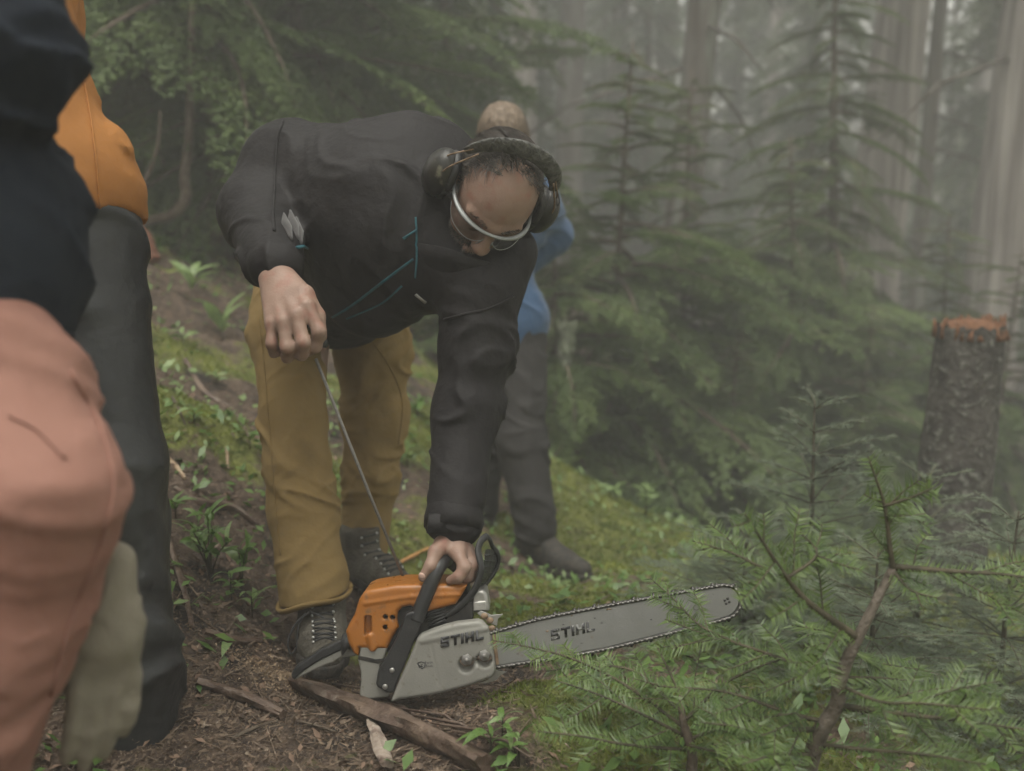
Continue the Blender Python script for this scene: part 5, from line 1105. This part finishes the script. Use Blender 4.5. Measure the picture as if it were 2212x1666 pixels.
tp = [A(*fir.location) - A(0, 0, 0.05)] + [P(*FZ(x, y), D1 + k) for x, y, k in ((690, 1650, 0.05), (735, 1510, 0.03), (800, 1400, 0.02), (812, 1310, 0.01), (850, 1200, 0.0), (895, 1110, 0.0), (960, 980, 0.0), (1025, 850, 0.0))]
MB().tube(smooth_path(tp, 5), [0.014, 0.0135, 0.012, 0.0105, 0.009, 0.0075, 0.006], 10).obj('trunk', mat('fir_bark', (0.085, 0.068, 0.05), (0.15, 0.125, 0.10), 40, 0.75, 0.7, 120, c3=(0.06, 0.05, 0.035), s3=60), fir)
def fb(l, **k): return fir_branch(fir, [P(*FZ(x, y), d) for x, y, d in l], rng, **k)
FV = nrm(A(0.1, -1, 0.35))
fb([(1025, 850, 1.52), (1015, 780, 1.51), (990, 590, 1.49), (925, 400, 1.47)], r0=0.006, side=0.05, nor=FV, n_len=0.026)
fb([(885, 1130, 1.52), (700, 1000, 1.48), (600, 890, 1.45), (500, 740, 1.42), (430, 630, 1.40)], r0=0.0065, side=0.16, nor=nrm(A(0.1, -0.8, 0.7)))
fb([(600, 890, 1.45), (480, 840, 1.46), (380, 790, 1.47), (220, 740, 1.50)], r0=0.0035, side=0.10)
fb([(600, 890, 1.45), (720, 795, 1.47), (650, 700, 1.50)], r0=0.003, side=0.09, nor=nrm(A(0.1, -0.9, 0.5)))
fb([(720, 800, 1.47), (800, 830, 1.46), (900, 860, 1.45)], r0=0.0022, side=0.05)
fb([(1030, 845, 1.52), (1280, 865, 1.50), (1460, 875, 1.48), (1700, 905, 1.46)], r0=0.0055, side=0.15)
fb([(990, 600, 1.49), (1100, 565, 1.48), (1185, 528, 1.47)], r0=0.003, side=0.06, nor=FV)
fb([(1000, 640, 1.49), (1090, 640, 1.53), (1160, 630, 1.56)], r0=0.002, side=0.05)
fb([(1025, 860, 1.52), (1100, 940, 1.50), (1205, 970, 1.48)], r0=0.003, side=0.07)
fb([(810, 1405, 1.54), (1000, 1430, 1.50), (1280, 1462, 1.46), (1600, 1505, 1.42)], r0=0.0065, side=0.16, sp=0.06)
fb([(1280, 1462, 1.46), (1300, 1400, 1.45), (1325, 1345, 1.44)], r0=0.003, side=0.05, nor=FV)
fb([(705, 1500, 1.55), (500, 1495, 1.52), (250, 1470, 1.50)], r0=0.005, side=0.17)
fb([(745, 1468, 1.55), (600, 1430, 1.54), (430, 1370, 1.55), (300, 1340, 1.56), (80, 1325, 1.58)], r0=0.0045, side=0.16)
fb([(805, 1265, 1.53), (660, 1242, 1.55), (450, 1170, 1.60), (280, 1120, 1.64), (110, 1055, 1.68)], r0=0.0045, side=0.15)
fb([(400, 1155, 1.61), (250, 1080, 1.66), (150, 980, 1.70), (50, 890, 1.73)], r0=0.003, side=0.10, nor=nrm(A(0.3, -0.6, 0.8)))
fb([(810, 1290, 1.53), (950, 1290, 1.56), (1090, 1302, 1.60)], r0=0.003, side=0.10)
fb([(830, 1330, 1.53), (980, 1390, 1.46), (1150, 1395, 1.40), (1420, 1420, 1.35)], r0=0.004, side=0.16)
fb([(720, 1560, 1.56), (900, 1580, 1.48), (1150, 1600, 1.40), (1400, 1640, 1.34)], r0=0.005, side=0.14, sp=0.07)
fb([(700, 1600, 1.56), (560, 1600, 1.48), (420, 1640, 1.40)], r0=0.004, side=0.16)
fb([(860, 1180, 1.52), (960, 1230, 1.60), (1150, 1260, 1.68)], r0=0.0035, side=0.12)
fb([(880, 1140, 1.52), (780, 1110, 1.60), (620, 1080, 1.68)], r0=0.003, side=0.10)
# low fir in front of the bar
fir2 = thing('fir_seedling', 'low spreading fir whose sprays cover the lower edge of the saw bar', 'tree', drop(1480, 1690, 1.62)); b0 = A(*fir2.location)
MB().tube(smooth_path([b0 - A(0, 0, 0.05), b0 + A(0.01, 0, 0.05), P(1475, 1560, 1.62), P(1470, 1500, 1.63)], 4), [0.010, 0.008, 0.004], 8).obj('trunk', M_TWIG, fir2)
def fb2(l, **k): return fir_branch(fir2, [P(x, y, d) for x, y, d in l], rng, needle=M_FIR, **k)
for l, k in (([(1475, 1570, 1.62), (1350, 1480, 1.66), (1240, 1425, 1.68), (1150, 1400, 1.70), (1062, 1383, 1.73)], dict(side=0.10)), ([(1472, 1540, 1.62), (1370, 1450, 1.68), (1260, 1440, 1.70), (1180, 1450, 1.72)], dict(side=0.12)),
             ([(1478, 1590, 1.62), (1380, 1540, 1.60), (1290, 1500, 1.60), (1200, 1470, 1.62)], dict(side=0.14)), ([(1475, 1560, 1.62), (1560, 1480, 1.62), (1640, 1440, 1.62), (1700, 1420, 1.62)], dict(side=0.14)),
             ([(1480, 1600, 1.62), (1600, 1560, 1.56), (1720, 1540, 1.52)], dict(side=0.15)), ([(1482, 1620, 1.62), (1360, 1610, 1.56), (1250, 1590, 1.52), (1160, 1580, 1.50)], dict(side=0.15)),
             ([(1470, 1500, 1.63), (1440, 1440, 1.66), (1420, 1400, 1.70)], dict(side=0.10)), ([(1480, 1610, 1.62), (1570, 1630, 1.52), (1680, 1650, 1.46)], dict(side=0.15))):
    fb2(l, r0=0.0035, sp=0.06, **k)
# more low firs at the bottom right edge and a dark one behind
rg = np.random.default_rng(9)
def fir_tree(H, seed, tiers=9):
    rng = np.random.default_rng(seed); tr = MB().tube([A(0, 0, -0.1), A(0.01, 0, H * 0.5), A(0, 0.01, H)], [0.011, 0.008, 0.003], 7); org, dr = [], []
    for k in range(tiers):
        t = (k + 0.6) / tiers; z = H * t ** 0.9; Lm = (0.10 + 0.52 * (1 - t) ** 0.85) * H; m = 6 if t < 0.8 else 4
        for j in range(m):
            a = j * 6.283 / m + k * 1.1 + 0.35 * rng.standard_normal(); L = Lm * (0.65 + 0.5 * rng.random()); rise = 0.55 * t + 0.12 + 0.12 * rng.standard_normal(); d = A(math.cos(a), math.sin(a), rise); lat = A(-math.sin(a), math.cos(a), 0); b = A(0.005, 0.003, z); pts = [b + d * L * u - A(0, 0, 0.18 * L * u * u) for u in np.linspace(0, 1, 5)]
            tr.tube(pts, [0.004, 0.0012], 4, caps=False)
            for x, y in zip(pts[:-1], pts[1:]): org.append(x); dr.append(y - x)
            s = 0.12 * L; g = 1
            while s < L * 0.95:
                u = s / L; p = b + d * s - A(0, 0, 0.18 * L * u * u); l2 = L * 0.42 * (1.1 - u) * (0.6 + 0.6 * rng.random()) + 0.02; e = p + nrm(d * 0.75 + lat * g * 0.8 - A(0, 0, 0.1 + 0.2 * rng.random())) * l2; tr.tube([p, e], [0.0015, 0.0007], 3, caps=False); org.append(p); dr.append(e - p)
                if l2 > 0.07:
                    q = p + (e - p) * 0.5; f = q + nrm(d + lat * g * 0.1) * l2 * 0.4; org.append(q); dr.append(f - q)
                s += 0.035 * (0.7 + 0.6 * rng.random()); g = -g
    org.append(A(0, 0.01, H * 0.8)); dr.append(A(0, 0, H * 0.2)); n = len(org); nor = np.tile(A(0, 0, 1.0), (n, 1)); nor[-1] = A(0, 1, 0)
    V = needles(np.array(org), np.array(dr), nor, 0.019, 0.0024, 0.0042, rng, fwd=0.5, jit=0.3, tilt=0.3)
    return tr.mesh('silver_fir_trunk'), mk_mesh('silver_fir_crown', V, np.arange(len(V)).reshape(-1, 3), False)
TREES['s'] = fir_tree(1.0, 61); TREES['s2'] = fir_tree(1.0, 67, 8)
for X, Y, d, top, s2, nm, lab, rz in ((1742, 1250, 2.75, 850, 1, 'silver_fir', 'slender grey-green fir standing behind the crooked foreground fir', 0.5), (1990, 1250, 2.6, 1010, 1, 'silver_fir', 'broad grey-green fir beneath the broken stump', 2.2), (2170, 1350, 2.3, 1090, 1, 'silver_fir', 'grey-green fir low at the right edge of the picture', 4.1), (1880, 1350, 2.2, 1180, 1, 'silver_fir', 'grey-green fir between the crooked fir\'s right branches', 5.0), (1610, 1320, 2.5, 1110, 1, 'silver_fir', 'small grey-green fir just beyond the tip of the saw bar', 3.0)):
    p = drop(X, Y, d); zt = P(X, top, d)[2]; h = max(0.25, zt - p[2]); t = plant_tree('s' if X in (1742, 2170) else 's2', p, rz, 1, nm, lab, 'tree', 'grey-green young firs on the right', M_FIRG, M_TWIGG); t.scale = (max(h, 0.7), max(h, 0.7), h)
# ------------------------------------------------------------------ stump, logs, sticks
st = thing('broken_stump', 'snapped grey lichen-spotted trunk with raw orange top on the right', 'stump', drop(2040, 1180, 3.7)); p0 = A(*st.location); p1 = P(2096, 712, 3.65)
M_STB = mat('stump_bark', (0.028, 0.024, 0.021), (0.07, 0.062, 0.055), 12, 0.9, 0.9, 40, c3=(0.15, 0.15, 0.13), s3=40, t3=(0.56, 0.68), bdist=0.02)
rng = np.random.default_rng(6); na, nz_ = 48, 60; V = []; rr0 = 0.13
jag = 0.035 * np.abs(noise(np.stack([np.cos(np.arange(na) * 6.283 / na) * 4, np.sin(np.arange(na) * 6.283 / na) * 4, np.zeros(na)], -1))) + 0.015 * rng.random(na)
for j in range(nz_):
    t = j / (nz_ - 1); a = np.arange(na) * 6.283 / na; c = p0 - A(0, 0, 0.2) + (p1 - p0 + A(0, 0, 0.2)) * t; q = np.stack([np.cos(a) * 3, np.sin(a) * 3, np.full(na, t * 4)], -1); r = rr0 * (1.12 - 0.22 * t) * (1 + 0.05 * fbm(q * 1.5, 3) + 0.025 * noise(q * 6))
    V.append(np.stack([c[0] + r * np.cos(a), c[1] + r * np.sin(a), c[2] + jag * t ** 6 * 1.2], -1))
F = [(j * na + i, j * na + (i + 1) % na, (j + 1) * na + (i + 1) % na, (j + 1) * na + i) for j in range(nz_ - 1) for i in range(na)]
link('bark', mk_mesh('bark', np.concatenate(V), F), M_STB, st)
M_RAW = mat('raw_orange_wood', (0.17, 0.072, 0.03), (0.10, 0.045, 0.022), 50, 0.85, 0.8, 90, c3=(0.17, 0.095, 0.06), s3=30)
mb = MB()
for k in range(160):
    a, q = rng.random() * 6.28, math.sqrt(rng.random()) * 0.125; b = p1 + A(q * math.cos(a), q * math.sin(a), -0.03); h = 0.02 + 0.035 * rng.random() + 0.035 * max(0, math.sin(2 * a + 1)); mb.tube([b, b + A(0.01 * rng.standard_normal(), 0.01 * rng.standard_normal(), h)], [0.014, 0.003], 5)
mb.ball(p1 + A(0, 0, -0.005), (0.105, 0.105, 0.045), nu=18, nv=10, jitter=0.06, rng=rng); mb.obj('splintered_top', M_RAW, st)['kind'] = 'stuff'
def log_mesh(name, pts, r, m, seed, flat=1.0, rough=0.18, parent=None, seg=18, ends=None):
    q = smooth_path(np.array(pts), 10); V, F = tube_arr(q, r, seg, flat, True); s = np.array(V); c = np.repeat(q, seg, 0)
    ang = np.tile(np.arange(seg) * 6.283 / seg, len(q)); tt = np.repeat(np.linspace(0, 1, len(q)), seg); uv = np.stack([np.cos(ang) * 1.6, np.sin(ang) * 1.6, tt * 2.5 + seed], -1); n = fbm(uv, 3)[:, None]; g = np.abs(noise(uv * np.array([3, 3, 2.2]) + 5))[:, None]; s = c + (s - c) * (1 + rough * n - rough * 0.7 * g); o = link(name, mk_mesh(name, s, F), m, parent); o.data.set_sharp_from_angle(angle=rad(50)); return o
def og(X, Y, up=0.0):
    p = on_ground(X, Y); return p + A(0, 0, up)
lg = thing('fallen_bark_log', 'dark wet bark-covered log lying in front of the chainsaw', 'log', og(850, 1570)); log_mesh('bark', [og(640, 1488, 0.012), og(740, 1530, 0.018), og(850, 1575, 0.016), og(950, 1615, 0.016), og(1055, 1672, 0.014)], [0.022, 0.033, 0.036, 0.034, 0.030], M_LOG, 1, 0.6, 0.42, lg)
mb = MB()
for k in range(7):
    t = k / 7; a = og(700 + 300 * t + 20, 1508 + 125 * t, 0.03); mb = MB().tube([a, a + A(0.05 + 0.05 * rng.random(), -0.04, 0.006), a + A(0.12 + 0.06 * rng.random(), -0.09, -0.006)], [0.006, 0.009, 0.002], 5, flat=0.35); mb.obj('bark_strip', M_LOG, lg)
tag(log_mesh('fallen_branch', [og(425, 1482, 0.010), og(520, 1515, 0.012), og(612, 1555, 0.010)], [0.010, 0.017, 0.012], M_LOG, 2, 0.7, 0.3), 'short dark branch lying left of the bark log', 'branch')
bw = log_mesh('split_stick', [og(800, 1580, 0.02), og(815, 1615, 0.022), og(838, 1672, 0.02)], [0.008, 0.014, 0.013], mat('bleached_wood', (0.30, 0.24, 0.19), (0.44, 0.37, 0.31), 50, 0.8, 0.6, 150, c3=(0.14, 0.09, 0.07), s3=25), 3, 0.7, 0.3); tag(bw, 'pale splintered stick leaning against the bark log at the bottom', 'stick')
tw = log_mesh('peeled_stick', [og(848, 1232, 0.01), og(880, 1215, 0.012), og(925, 1192, 0.012)], [0.005, 0.006, 0.005], mat('peeled_wood', (0.50, 0.27, 0.10), (0.42, 0.21, 0.08), 40, 0.7), 4, 1, 0.1, seg=8); tag(tw, 'orange-yellow peeled stick just left of the gripping hand', 'stick')
tag(log_mesh('long_stick', [og(360, 1150, 0.008), og(385, 1240, 0.010), og(402, 1300, 0.010), og(416, 1362, 0.008)], [0.006, 0.009, 0.006], M_LOG, 5, 0.6, 0.25, seg=8), 'flat brown bark strip running beside the charcoal trousers', 'stick')
for X0, Y0, X1, Y1, r, lab, mm in ((355, 990, 400, 1040, 0.008, 'reddish-brown wood splinter beside the charcoal knee', M_WOOD), (490, 970, 492, 1015, 0.005, 'pale upright wood chip on the mossy slope left of the legs', M_WOOD), (372, 860, 400, 920, 0.004, 'thin grey twig on the slope beside the charcoal trousers', M_TWIG), (655, 1495, 790, 1530, 0.0035, 'thin twig lying along the bark log\'s upper side', M_TWIG), (800, 1140, 880, 1190, 0.004, 'curved grey twig beside the rear boot', M_TWIG), (640, 1560, 760, 1600, 0.003, 'thin twig on the bare soil at the bottom', M_TWIG), (700, 1420, 640, 1400, 0.003, 'twig beside the boot toe', M_TWIG), (500, 1600, 600, 1560, 0.0035, 'bent twig on the dark soil left of the pale stick', M_TWIG), (1395, 1350, 1660, 1560, 0.007, 'long grey stick slanting down under the tip of the bar', M_TWIG), (625, 1292, 650, 1302, 0.006, 'small white wood chip by the boot laces', mat('white_chip', (0.5, 0.46, 0.4), rough=0.8)), (1650, 1300, 1720, 1296, 0.006, 'reddish stick beyond the tip of the bar', M_WOOD)):
    a, b = og(X0, Y0, r), og(X1, Y1, r); m_ = og((X0 + X1) / 2, (Y0 + Y1) / 2 - 4, r); tag(log_mesh('twig', [a, m_, b], [r, r, r * 0.6], mm, X0, 1, 0.15, seg=7), lab, 'twig')
for k, (lab, pts) in enumerate((('thin root crossing the bare slope beside the charcoal trousers', ((380, 1060), (430, 1090), (500, 1100), (560, 1140))), ('dark root snaking down the slope left of the mustard leg', ((400, 780), (440, 850), (500, 890), (540, 950))), ('short root below the bright green clump', ((440, 1370), (520, 1390), (600, 1385))))):
    tag(log_mesh('exposed_root', [og(x, y, 0.006) for x, y in pts], [0.008, 0.011, 0.006], M_LOG, 40 + k, 1, 0.25, seg=8), lab, 'root')
hk = thing('hooked_sapling', 'dark sapling stem with hooked base right of the orange jacket hem', 'tree', P(330, 480, 4.7)); 
MB().tube(smooth_path([P(x, y, 4.8) for x, y in ((300, 486), (335, 474), (365, 468), (390, 449), (402, 423), (398, 389), (402, 350), (408, 290), (412, 150), (415, 0), (418, -250))], 5), [0.022, 0.025, 0.028, 0.027, 0.025, 0.022, 0.018, 0.014], 10).obj('stem', M_TWIG, hk)
V = np.concatenate([(LIB_N[k % 3][0] * 0.7) @ (rot_z(k * 1.9) @ rot_y(0.3)).T + P(411, 200 - 60 * k, 4.8) for k in range(7)]); link('crown', mk_mesh('crown', V, np.arange(len(V)).reshape(-1, 3), False), M_HEM, hk)['kind'] = 'stuff'
th = MB().tube(smooth_path([P(x, y, 4.6) for x, y in ((285, 440), (305, 405), (323, 370), (335, 335), (343, 300), (346, 240))], 5), [0.014, 0.011, 0.006], 8).obj('leaning_stem', M_TWIG); tag(th, 'thin dark stem leaning left of the hooked sapling', 'tree')
rl = log_mesh('rotten_log', [P(285, 480, 4.35), P(310, 520, 4.3), P(335, 562, 4.25)], [0.03, 0.035, 0.025], mat('red_rot', (0.16, 0.06, 0.03), (0.08, 0.035, 0.02), 20, 0.9, 0.8, 60), 8, 1, 0.3); tag(rl, 'reddish rotten log end beside the charcoal trousers\' hip', 'log')
for X, Y0, Y1, d, lab in ((715, -60, 135, 6.6, 'long pale lichen beard hanging above the bent back'), (1225, 690, 790, 5.2, 'short pale lichen tuft hanging right of the blue jacket'), (1040, -40, 60, 7.6, 'thin pale lichen strand hanging near the top centre')):
    V = np.concatenate([lichen_strand(P(X, Y0, d) + A(0.012 * k, 0, 0), P(X, Y0, d)[2] - P(X, Y1, d)[2], np.random.default_rng(k + 5), 60, 0.014) for k in (-1, 0, 1)]); tag(link('lichen_beard', mk_mesh('lichen_beard', V, np.arange(len(V)).reshape(-1, 3), False), M_LICH), lab, 'lichen')
# ------------------------------------------------------------------ leafy plants (each leaf its own part)
def leaf_mesh(L=1.0, w=0.30, bend=0.35, fold=0.12):
    V, F = [], []; n = 7
    for i in range(n):
        t = i / (n - 1); ww = w * math.sin(math.pi * min(1, t * 0.97 + 0.03)) ** 0.8 * (1 - 0.25 * t); z = bend * (t * (1 - t) * 1.6 - t * t * 0.5)
        V += [(t, -ww / 2, z + fold * ww), (t, 0, z), (t, ww / 2, z + fold * ww)]
    for i in range(n - 1):
        for k in (0, 1): F.append((i * 3 + k, (i + 1) * 3 + k, (i + 1) * 3 + k + 1, i * 3 + k + 1))
    return mk_mesh('leaf', np.array(V), F)
LEAVES = [leaf_mesh(w=0.28), leaf_mesh(w=0.36, bend=0.5), leaf_mesh(w=0.24, bend=0.2)]; LEAVES_P = [m.copy() for m in LEAVES]
for m in LEAVES: m.materials.append(M_LEAF)
for m in LEAVES_P: m.materials.append(M_LEAFP)
def plant(X, Y, lab, n, L, seed, pale=False, height=0.08, erect=0.6, group=None, name='leafy_plant', pos=None):
    rng = np.random.default_rng(seed); b = og(X, Y) if pos is None else pos; t = thing(name, lab, 'plant', b, group); mb = MB(); k = 0
    for s in range(max(1, n // 6)):
        a = rng.random() * 6.28; tip = b + A(math.cos(a) * height * 0.5 * (s > 0), math.sin(a) * height * 0.5 * (s > 0), height * (0.7 + 0.5 * rng.random())); st_ = MB().tube([b - A(0, 0, 0.01), (b + tip) / 2 + A(0, 0, 0.01), tip], [0.0022, 0.0012], 5); st_.obj('stem', M_TWIGG, t)
        for j in range(6):
            if k >= n: break
            f = 0.35 + 0.65 * (j + 1) / 6; q = b + (tip - b) * f; az = k * 2.4 + rng.random(); el = rad(erect * 70 * rng.random() + 5); l = L * (0.6 + 0.6 * rng.random()); o = link('leaf', (LEAVES_P if (pale or rng.random() < 0.18) else LEAVES)[k % 3], None, t)
            o.matrix_parent_inverse = Matrix.Identity(4); R = rot_z(az) @ rot_y(-el) @ rot_x(0.5 * rng.standard_normal()); q = q - b
            o.matrix_local = Matrix([[*(R[i] * l), q[i]] for i in range(3)] + [[0, 0, 0, 1]]); k += 1
    return t
GPL = 'leafy plants on the forest floor'
for X, Y, lab, n, L, pale, h, er in (
        (415, 655, 'pale green lily-like plant on the crest of the slope at left', 7, 0.13, True, 0.10, 0.9), (480, 735, 'arching long-leaved plant touching the mustard trousers at left', 6, 0.16, True, 0.05, 0.8), (395, 745, 'whitish-leaved plant beside the charcoal trousers', 8, 0.07, True, 0.04, 0.4),
        (455, 1235, 'dense bright green leafy clump left of the near boot', 42, 0.055, False, 0.11, 0.7), (520, 1265, 'upright narrow-leaved shoots at the right of the bright clump', 12, 0.06, False, 0.10, 0.9), (545, 1335, 'glossy pale-leaved rosette below the bright green clump', 10, 0.065, True, 0.05, 0.5), (500, 1300, 'broad-leaved sprig drooping under the bright clump', 10, 0.06, False, 0.06, 0.4), (430, 1185, 'small green sprig above the bright clump', 10, 0.045, False, 0.08, 0.8),
        (1085, 1600, 'glossy shrub shoot at the bottom beside the moss', 9, 0.04, False, 0.045, 0.5), (1120, 1655, 'glossy broad-leaved shrub at the bottom edge under the low fir', 12, 0.045, False, 0.05, 0.6), (1060, 1640, 'small leaf sprig at the bottom edge beside the bark log', 8, 0.05, False, 0.06, 0.6),
        (540, 970, 'low leafy plant on the slope beside the mustard leg', 10, 0.06, False, 0.05, 0.4), (470, 830, 'small yellow-green plant on the left slope', 9, 0.06, True, 0.04, 0.4), (420, 920, 'round-leaved plant among moss left of the legs', 10, 0.05, False, 0.04, 0.4), (660, 1000, 'leafy sprig seen between the mustard legs', 10, 0.06, False, 0.06, 0.5), (720, 900, 'bright leaf cluster high between the mustard legs', 10, 0.06, True, 0.06, 0.5),
        (880, 1010, 'bushy plant between the left mustard leg and the hanging sleeve', 12, 0.07, False, 0.07, 0.5), (900, 900, 'leaf cluster above the moss right of the mustard trousers', 12, 0.08, False, 0.08, 0.5), (1215, 930, 'yellow-green shrub beside the dark grey knee', 30, 0.085, True, 0.16, 0.6), (1290, 1000, 'yellow-green shrub right of the dark grey trousers', 30, 0.085, True, 0.14, 0.6), (1395, 1120, 'light green shrub on the mossy edge above the bar', 26, 0.075, True, 0.14, 0.7), (1450, 1160, 'pale leafy shoot at the edge of the moss slope', 10, 0.07, True, 0.12, 0.8), (1500, 1255, 'small yellow-green shrub above the bar tip', 12, 0.05, True, 0.07, 0.7), (1330, 1080, 'leafy tuft on the moss slope behind the boots', 12, 0.07, True, 0.06, 0.5), (1250, 870, 'tall light green shrub at the foot of the bushy hemlock', 16, 0.10, True, 0.22, 0.7), (560, 640, 'green tuft on the crest left of the bare wrist', 10, 0.08, False, 0.05, 0.5), (1560, 1370, 'small green sprig beneath the saw bar', 8, 0.05, False, 0.05, 0.6), (380, 1120, 'narrow-leaved green sprig beside the charcoal trousers', 9, 0.05, False, 0.06, 0.7)):
    p = on_ground(X, Y)
    if p is not None: plant(X, Y, lab, n, L, X, pale, h, er, GPL)
fl = link('fallen_leaf', LEAVES_P[1].copy(), None); p = og(487, 1432, 0.012); R = rot_z(-1.45) @ rot_y(-0.35) @ rot_x(-0.2); fl.matrix_world = Matrix([[*(R[i] * 0.062), p[i]] for i in range(3)] + [[0, 0, 0, 1]]); fl.location = fl.location + Vector((0, 0.025, 0.01)); tag(fl, 'single pale green leaf lying on brown litter left of the boot', 'leaf')
# ------------------------------------------------------------------ litter, moss and ground cover
rng = np.random.default_rng(55)
def scatter(n, x0, x1, y0, y1, bias=1.5):
    y = y0 + (y1 - y0) * rng.random(n) ** bias; hw = 0.62 * y; x = np.clip(-hw + 2 * hw * rng.random(n), x0, x1); return x, y
def tri_stuff(name, c, d, w, m, label):
    s = np.cross(d, rng.standard_normal(d.shape)); s /= np.maximum(1e-6, np.linalg.norm(s, axis=1))[:, None]; V = np.stack([c - s * w[:, None] * 0.5, c + s * w[:, None] * 0.5, c + d], 1).reshape(-1, 3)
    o = link(name, mk_mesh(name, V, np.arange(len(V)).reshape(-1, 3), False), m); o['kind'] = 'stuff'; o['label'] = label; return o
x, y = scatter(130000, -1.6, 2.4, 1.15, 4.6, 1.6); mo = moss_f(x, y); k = rng.random(len(x)) > mo * 0.9; x, y = x[k], y[k]; n = len(x); z = ground_z(x, y) + 0.003
a = rng.random(n) * 6.283; L = 0.007 + 0.026 * rng.random(n) ** 2; d = np.stack([np.cos(a) * L, np.sin(a) * L, L * 0.30 * rng.standard_normal(n)], -1); w = np.where(rng.random(n) < 0.75, 0.0019, 0.007 * rng.random(n) + 0.002)
tri_stuff('needle_litter', np.stack([x, y, z], -1), d, w, M_LITT, 'brown needle and bark litter on the bare soil')
x, y = scatter(240000, -1.6, 2.4, 1.15, 5.2, 1.5); mo = moss_f(x, y); k = rng.random(len(x)) < np.clip(mo * 1.6 - 0.75, 0, 1); x, y = x[k], y[k]; n = len(x); z = ground_z(x, y) - 0.002
hN = 0.4 + 0.6 * rng.random(n); d = np.stack([0.5 * rng.standard_normal(n), 0.5 * rng.standard_normal(n), 0.7 + 0.5 * rng.random(n)], -1) * (0.011 * hN * (0.7 + 0.3 * y))[:, None]
tri_stuff('moss_carpet', np.stack([x, y, z], -1), d, 0.0042 * (0.6 + 0.35 * y), M_MOSS, 'yellow-green moss cushions on the slope')
def cover(name, n, m, L0, L1, cond, label, ys=(1.2, 5.4), up=0.012):
    x, y = scatter(n, -1.7, 2.4, *ys, 1.3); k = cond(x, y) > rng.random(n); x, y = x[k], y[k]; n = len(x); z = ground_z(x, y) + up * rng.random(n); L = L0 + (L1 - L0) * rng.random(n); a = rng.random(n) * 6.283; u = np.stack([np.cos(a), np.sin(a), 0.5 * rng.standard_normal(n)], -1); s = np.stack([-np.sin(a), np.cos(a), 0.4 * rng.standard_normal(n)], -1); c = np.stack([x, y, z], -1)
    V = np.stack([c, c + u * (L * 0.5)[:, None] + s * (L * 0.24)[:, None], c + u * L[:, None] - A(0, 0, 0.004), c + u * (L * 0.5)[:, None] - s * (L * 0.24)[:, None]], 1).reshape(-1, 3); o = link(name, mk_mesh(name, V, np.arange(len(V)).reshape(-1, 4), False), m); o['kind'] = 'stuff'; o['label'] = label
patch = lambda x, y: np.clip(fbm(np.stack([x * 1.7, y * 1.7, x * 0 + 8], -1), 2) * 1.6 + 0.35, 0, 1)
away = lambda x, y: 1 - np.exp(-(np.hypot(x + 0.25, y - 1.7) / 0.5) ** 4)
cover('ground_cover', 16000, M_LEAF, 0.018, 0.045, lambda x, y: patch(x, y) * away(x, y) * 0.9, 'small green herb leaves scattered over the slope', up=0.03)
cover('pale_ground_cover', 11000, M_LEAFP, 0.018, 0.045, lambda x, y: patch(x + 5, y) * away(x, y) * np.clip(y - 1.8, 0, 1) * 0.8, 'pale yellow-green herb leaves on the slope', up=0.035)
cover('bark_flakes', 6000, mat('bark_flakes', (0.10, 0.06, 0.04), (0.24, 0.16, 0.11), 30, 0.8), 0.008, 0.028, lambda x, y: np.clip(1.1 - moss_f(x, y), 0, 1), 'flakes of bark and dead leaves on the soil', up=0.006)
# pale sawdust by the boot
n = 6000; u = rng.standard_normal((n, 2)); c2 = og(690, 1488); x = c2[0] + 0.075 * u[:, 0]; y = c2[1] + 0.045 * u[:, 1]; z = ground_z(x, y) + 0.010 * np.exp(-(u ** 2).sum(1)) + 0.002; a = rng.random(n) * 6.283; L = 0.002 + 0.006 * rng.random(n); d = np.stack([np.cos(a) * L, np.sin(a) * L, L * 0.5 * rng.standard_normal(n)], -1)
tri_stuff('sawdust', np.stack([x, y, z], -1), d, L * 0.6, mat('sawdust', (0.30, 0.21, 0.13), (0.40, 0.30, 0.20), 80, 0.9), 'pale fresh sawdust in front of the boot')
# thin twigs lying about, too fine to pick apart
mb = MB(); xs, ys = scatter(420, -1.5, 1.6, 1.2, 4.2, 1.5)
for x, y in zip(xs, ys):
    a = rng.random() * 6.283; L = 0.02 + 0.07 * rng.random(); p = A(x, y, float(0)); q = [A(x + math.cos(a) * L * t, y + math.sin(a) * L * t, 0) for t in (-1, 0, 1)]; zz = ground_z(np.array([v[0] for v in q]), np.array([v[1] for v in q])); q = [A(v[0], v[1], z_ + 0.004) for v, z_ in zip(q, zz)]; mb.tube(q, [0.0016, 0.0008], 4, caps=False)
o = mb.obj('fine_twigs', M_LITT); o['kind'] = 'stuff'; o['label'] = 'fine dead twigs scattered over the ground'

for _o in bpy.data.objects:
    if '_world' in _o: del _o['_world']
